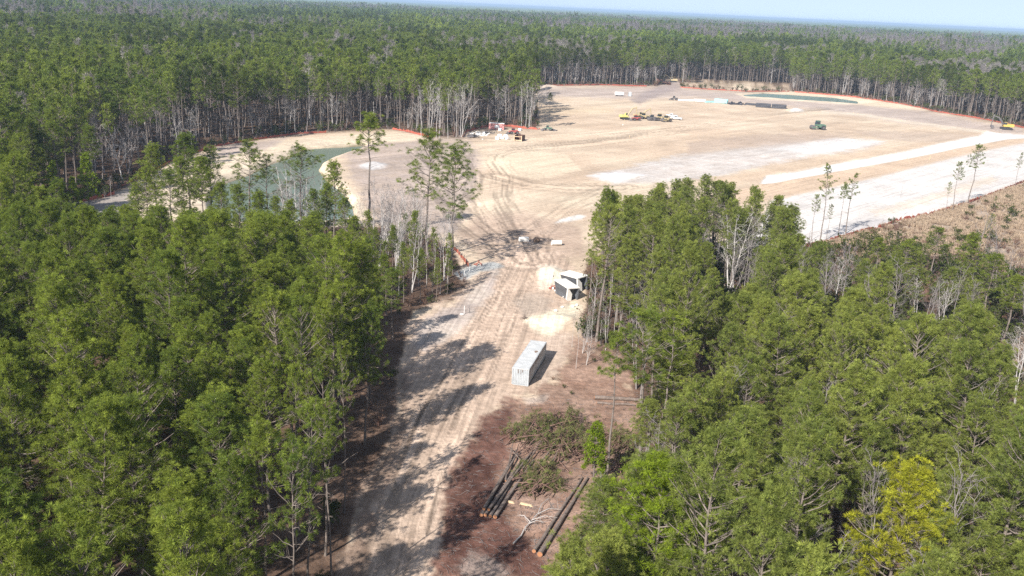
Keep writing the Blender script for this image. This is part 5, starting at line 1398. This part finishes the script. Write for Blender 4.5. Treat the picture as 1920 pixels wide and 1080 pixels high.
loader(1192, 226, R(200), 'low reddish loader in front of the machine row', MREDM, .85)
loader(1207, 223, R(195), 'dusty wheel loader in the machine row, right of the reddish one', MTAN, 1.0)
loader(1223, 226, R(205), 'grey dusty roller in the middle of the machine row', MSTEEL, .9, True)
loader(1237, 226, R(200), 'tan loader with dark canopy in the machine row', MTAN, 1.1)
loader(1249, 228, R(210), 'tan roller at the right of the machine row beside the white truck', MTAN, 1.0, True)
loader(1533, 243, R(190), 'green roller standing alone in the tan field', MGREEN, 1.35, True)
loader(963, 252, R(200), 'reddish loader behind the dark open box in the storage yard', MREDM, .8)
loader(1264, 188, R(180), 'small dark skid loader at the left end of the pipe row', MSTEEL, .8)
def pickup(px, py, yaw, label):
    x, y, z = GP(px, py); t = empty('pickup_truck', (x, y, z), yaw, label, 'pickup truck')
    MB().prism([(-2.9, .5), (2.9, .5), (2.95, .95), (2.7, 1.15), (1.3, 1.2), (-.6, 1.2), (-.6, 1.2), (-2.9, 1.2)], -.98, .98).build('body', MWHITE, t, bevel=.05)
    c = MB().prism([(-.7, 1.19), (1.3, 1.19), (.75, 1.85), (-.6, 1.9)], -.85, .85).build('cab', MWHITE, t, bevel=.05)
    MB().prism([(-.55, 1.27), (1.1, 1.27), (.68, 1.78), (-.5, 1.8)], -.87, .87).build('window', MGLASS, c)
    MB().box((-1.8, 0, 1.205), (1.9, 1.6, .03)).build('cargo_bed', MSTEEL, t)
    for xx in (-1.75, 1.85):
        for sd in (-1, 1): wheel(t, (xx, sd * .9, .42), .42, .28)
    for sd in (-1, 1): MB().box((2.93, sd * .7, .9), (.08, .35, .2)).build('headlight', MGLASS, t)
pickup(1268, 224, R(160), 'white pickup truck parked in front at the right end of the machine row')
pickup(1259, 219, R(165), 'white pickup truck half hidden behind the first one')
def box_van(px, py, yaw, L, label):
    x, y, z = GP(px, py); t = empty('water_tank', (x, y, z), yaw, label, 'tank')
    MB().tube([(-L / 2, 0, 1.5), (-L / 2 + .2, 0, 1.5), (L / 2 - .2, 0, 1.5), (L / 2, 0, 1.5)], [.85, 1.1, 1.1, .85], 14).build('tank', MWHITE, t)
    MB().box((0, 0, .5), (L * .9, 1.4, .25)).build('frame', MSTEEL, t)
    for e in (-L * .3, L * .3):
        for sd in (-1, 1): wheel(t, (e, sd * .8, .42), .42, .3)
box_van(1161, 180, R(5), 5.6, 'white tank trailer far back in the field, left of the blue toilet')
def toilet(px, py, label):
    x, y, z = GP(px, py); t = empty('portable_toilet', (x, y, z), R(10), label, 'portable toilet')
    MB().box((0, 0, 1.15), (1.3, 1.3, 2.2)).build('cabin', MBLUE, t, bevel=.04)
    MB().prism([(-.7, 2.22), (.7, 2.22), (.45, 2.5), (-.45, 2.5)], -.7, .7).build('roof', MWHITE, t)
    d = MB().box((0, -.665, 1.15), (.8, .03, 1.9)).build('door', MWHITE, t); MB().box((.3, -.69, 1.1), (.08, .03, .16)).build('handle', MSTEEL, d)
toilet(1181, 180, 'pale blue portable toilet beside the white tank, far back')
# storage yard
def storage(px, py, yaw, label):
    x, y, z = GP(px, py); t = empty('storage_container', (x, y, z), yaw, label, 'container')
    L, W, h = 6.4, 2.44, 2.7
    corrugated(L, h - .2, .04, .25).build('front_wall', MPINK, t, (0, -W / 2, .12)); o = corrugated(L, h - .2, .04, .25).build('back_wall', MPINK, t, (0, W / 2, .12)); o.rotation_euler = (0, 0, math.pi)
    for sd in (-1, 1): MB().box((sd * (L / 2 - .02), 0, h / 2), (.08, W - .1, h - .1)).build('end_wall', MPINK, t)
    MB().box((0, 0, h - .02), (L + .06, W + .06, .1)).build('roof', MWHITE, t); MB().box((0, 0, .08), (L, W, .12)).build('base', MSTEEL, t)
    MB().box((.3, -W / 2 - .05, 1.35), (2.0, .05, 1.3)).build('sign_panel', MWHITE, t)
storage(931, 243, R(-3), 'faded red storage container with white panel, against the pines')
def open_crate(px, py, yaw, label):
    x, y, z = GP(px, py); t = empty('trench_box', (x, y, z), yaw, label, 'trench box')
    L, W, h = 3.0, 4.2, 2.2
    for sd in (-1, 1):
        MB().box((sd * L / 2, 0, h / 2), (.15, W, h)).build('side_plate', MBROWN, t)
    for zz in (.35, h * .8):
        MB().box((0, -W / 2 + .1, zz), (L - .16, .18, .18)).build('spreader', MCHIP, t)
    MB().box((0, W / 2 - .1, h / 2), (L - .16, .12, h)).build('back_plate', MBROWN, t); MB().box((-L / 2, -W / 2 - .06, h / 2), (.22, .1, h)).build('post', MCHIP, t); MB().box((L / 2, -W / 2 - .06, h / 2), (.22, .1, h)).build('post', MCHIP, t)
open_crate(974, 264, R(-18), 'dark rusty open box with pale edges in front of the storage yard')
heap(896, 253, 4.5, 1.2, [MCONC], 'debris_heap', 'pale concrete slabs heaped left of the red storage container', 'debris', 7, 24, .22)
heap(885, 257, 3.6, 1.0, [MSTEEL], 'debris_heap', 'dark scrap heaped at the left end of the storage yard', 'debris', 8, 22, .25)
heap(915, 250, 3.0, .8, [MSTEEL], 'debris_heap', 'dark scrap heap close to the red storage container', 'debris', 9, 16, .2)
heap(1020, 245, 2.6, .9, [MSTEEL], 'debris_heap', 'dark heap of material at the field corner, left part', 'debris', 10, 16, .3)
heap(1036, 245, 2.4, .7, [MSTEEL], 'debris_heap', 'dark heap of material at the field corner, right part', 'debris', 11, 14, .3)
loader(1027, 245, R(170), 'small green-grey loader between dark heaps at the field corner', MGREEN, .7)
for i, (a, b_, lab) in enumerate([(932, 262, 'leftmost white crate in the storage yard'), (941, 261, 'white crate in the middle of the storage yard'), (948, 258, 'upper right white crate in the storage yard'), (937, 257, 'rear white crate in the storage yard'), (951, 262, 'rightmost white crate in the storage yard'),
                                  (938, 246, 'white crate in front of the red storage container'), (975, 246, 'white sack-like crate behind the reddish loader')]):
    x, y, z = GP(a, b_); t = empty('crate', (x, y, z), R(12 * i), lab, 'crate', 'white crates of the storage yard')
    MB().box((0, 0, .6), (1.5, 1.2, 1.0), taper=.94).build('sack', MWHITE, t, bevel=.08); MB().box((0, 0, .06), (1.5, 1.2, .12)).build('pallet', MPOST, t)
# rows of pipes
def pipe_stack(px0, py0, px1, py1, m, r, rows, label, name='pipe_stack'):
    A, B = P3(px0, py0), P3(px1, py1); d = B - A; d[2] = 0; L = np.linalg.norm(d); u = d / L; n = np.array([-u[1], u[0], 0])
    t = empty(name, A, 0, label, 'pipes', 'pipes stacked in a row'); zz = r; first = None; k0 = 0
    for lay, cnt in enumerate(rows):
        for j in range(cnt):
            off = n * ((j - cnt / 2 + .5) * 2.06 * r); base = off + np.array([0, 0, zz])
            MB().tube([base, base + d], r, 10).build('pipe', m, t)
        zz += r * 1.75
    for f in (.2, .8):
        c = d * f + np.array([0, 0, .04]); MB().box(tuple(c), (.15, 2.2 * r * rows[0], .08), math.atan2(u[1], u[0])).build('bearer', MPOST, t)
pipe_stack(1272, 189, 1300, 190, MWHITE, .22, [5, 4], 'white pipes laid flat, left end of the pipe row')
pipe_stack(1301, 190, 1322, 191, MWHITE, .25, [5, 4, 3], 'white pipes in a low stack, left of the teal ones')
pipe_stack(1322, 192, 1341, 192, MTEAL, .2, [6, 5], 'pale teal pipes in a low flat stack')
pipe_stack(1340, 192, 1364, 194, MTEAL, .32, [6, 5, 4, 3], 'bright teal pipes in a tall stack')
pipe_stack(1398, 196, 1420, 198, MBLACKP, .3, [5, 4], 'long low stack of black pipes')
pipe_stack(1417, 200, 1445, 202, MBLACKP, .42, [6, 5, 4], 'wide black pipe stack second from right')
pipe_stack(1447, 202, 1474, 204, MBLACKP, .42, [6, 5, 4], 'wide black pipe stack at the right end of the row')
heap(1372, 195, 4.0, 1.2, [MBLACKP], 'fitting_heap', 'jumble of black pipe fittings right of the teal pipes, left part', 'pipe fittings', 12, 22, .5)
heap(1388, 196, 3.4, 1.9, [MBLACKP], 'fitting_heap', 'jumble of black pipe fittings right of the teal pipes, taller right part', 'pipe fittings', 13, 20, .6)
# far opening: timber heap and an orange machine
heap(1236, 157, 9, 3.2, [MBROWN], 'timber_heap', 'dark heap of uprooted timber at the far track opening', 'timber heap', 14, 50, .6)
excavator(1262, 155, R(170), 'orange-tan excavator on the timber heap at the far track opening', MTAN, .1, MTAN, 1.2)

# ------------------------------------------------------------------ air
def haze():
    b = MB().box((0, 0, 27), (53000, 53000, 62))
    m = bpy.data.materials.new('haze_air'); m.use_nodes = True
    n, l = m.node_tree.nodes, m.node_tree.links
    n.remove(n['Principled BSDF'])
    v = n.new('ShaderNodeVolumePrincipled'); v.inputs['Color'].default_value = (.48, .66, .88, 1); v.inputs['Density'].default_value = HAZE; v.inputs['Anisotropy'].default_value = 0.0
    l.new(v.outputs[0], n['Material Output'].inputs['Volume'])
    o = b.build('haze', m); tag(o, 'pale blue air between the drone and the horizon', 'haze', None, 'stuff')
HAZE = 1.25e-4
haze()
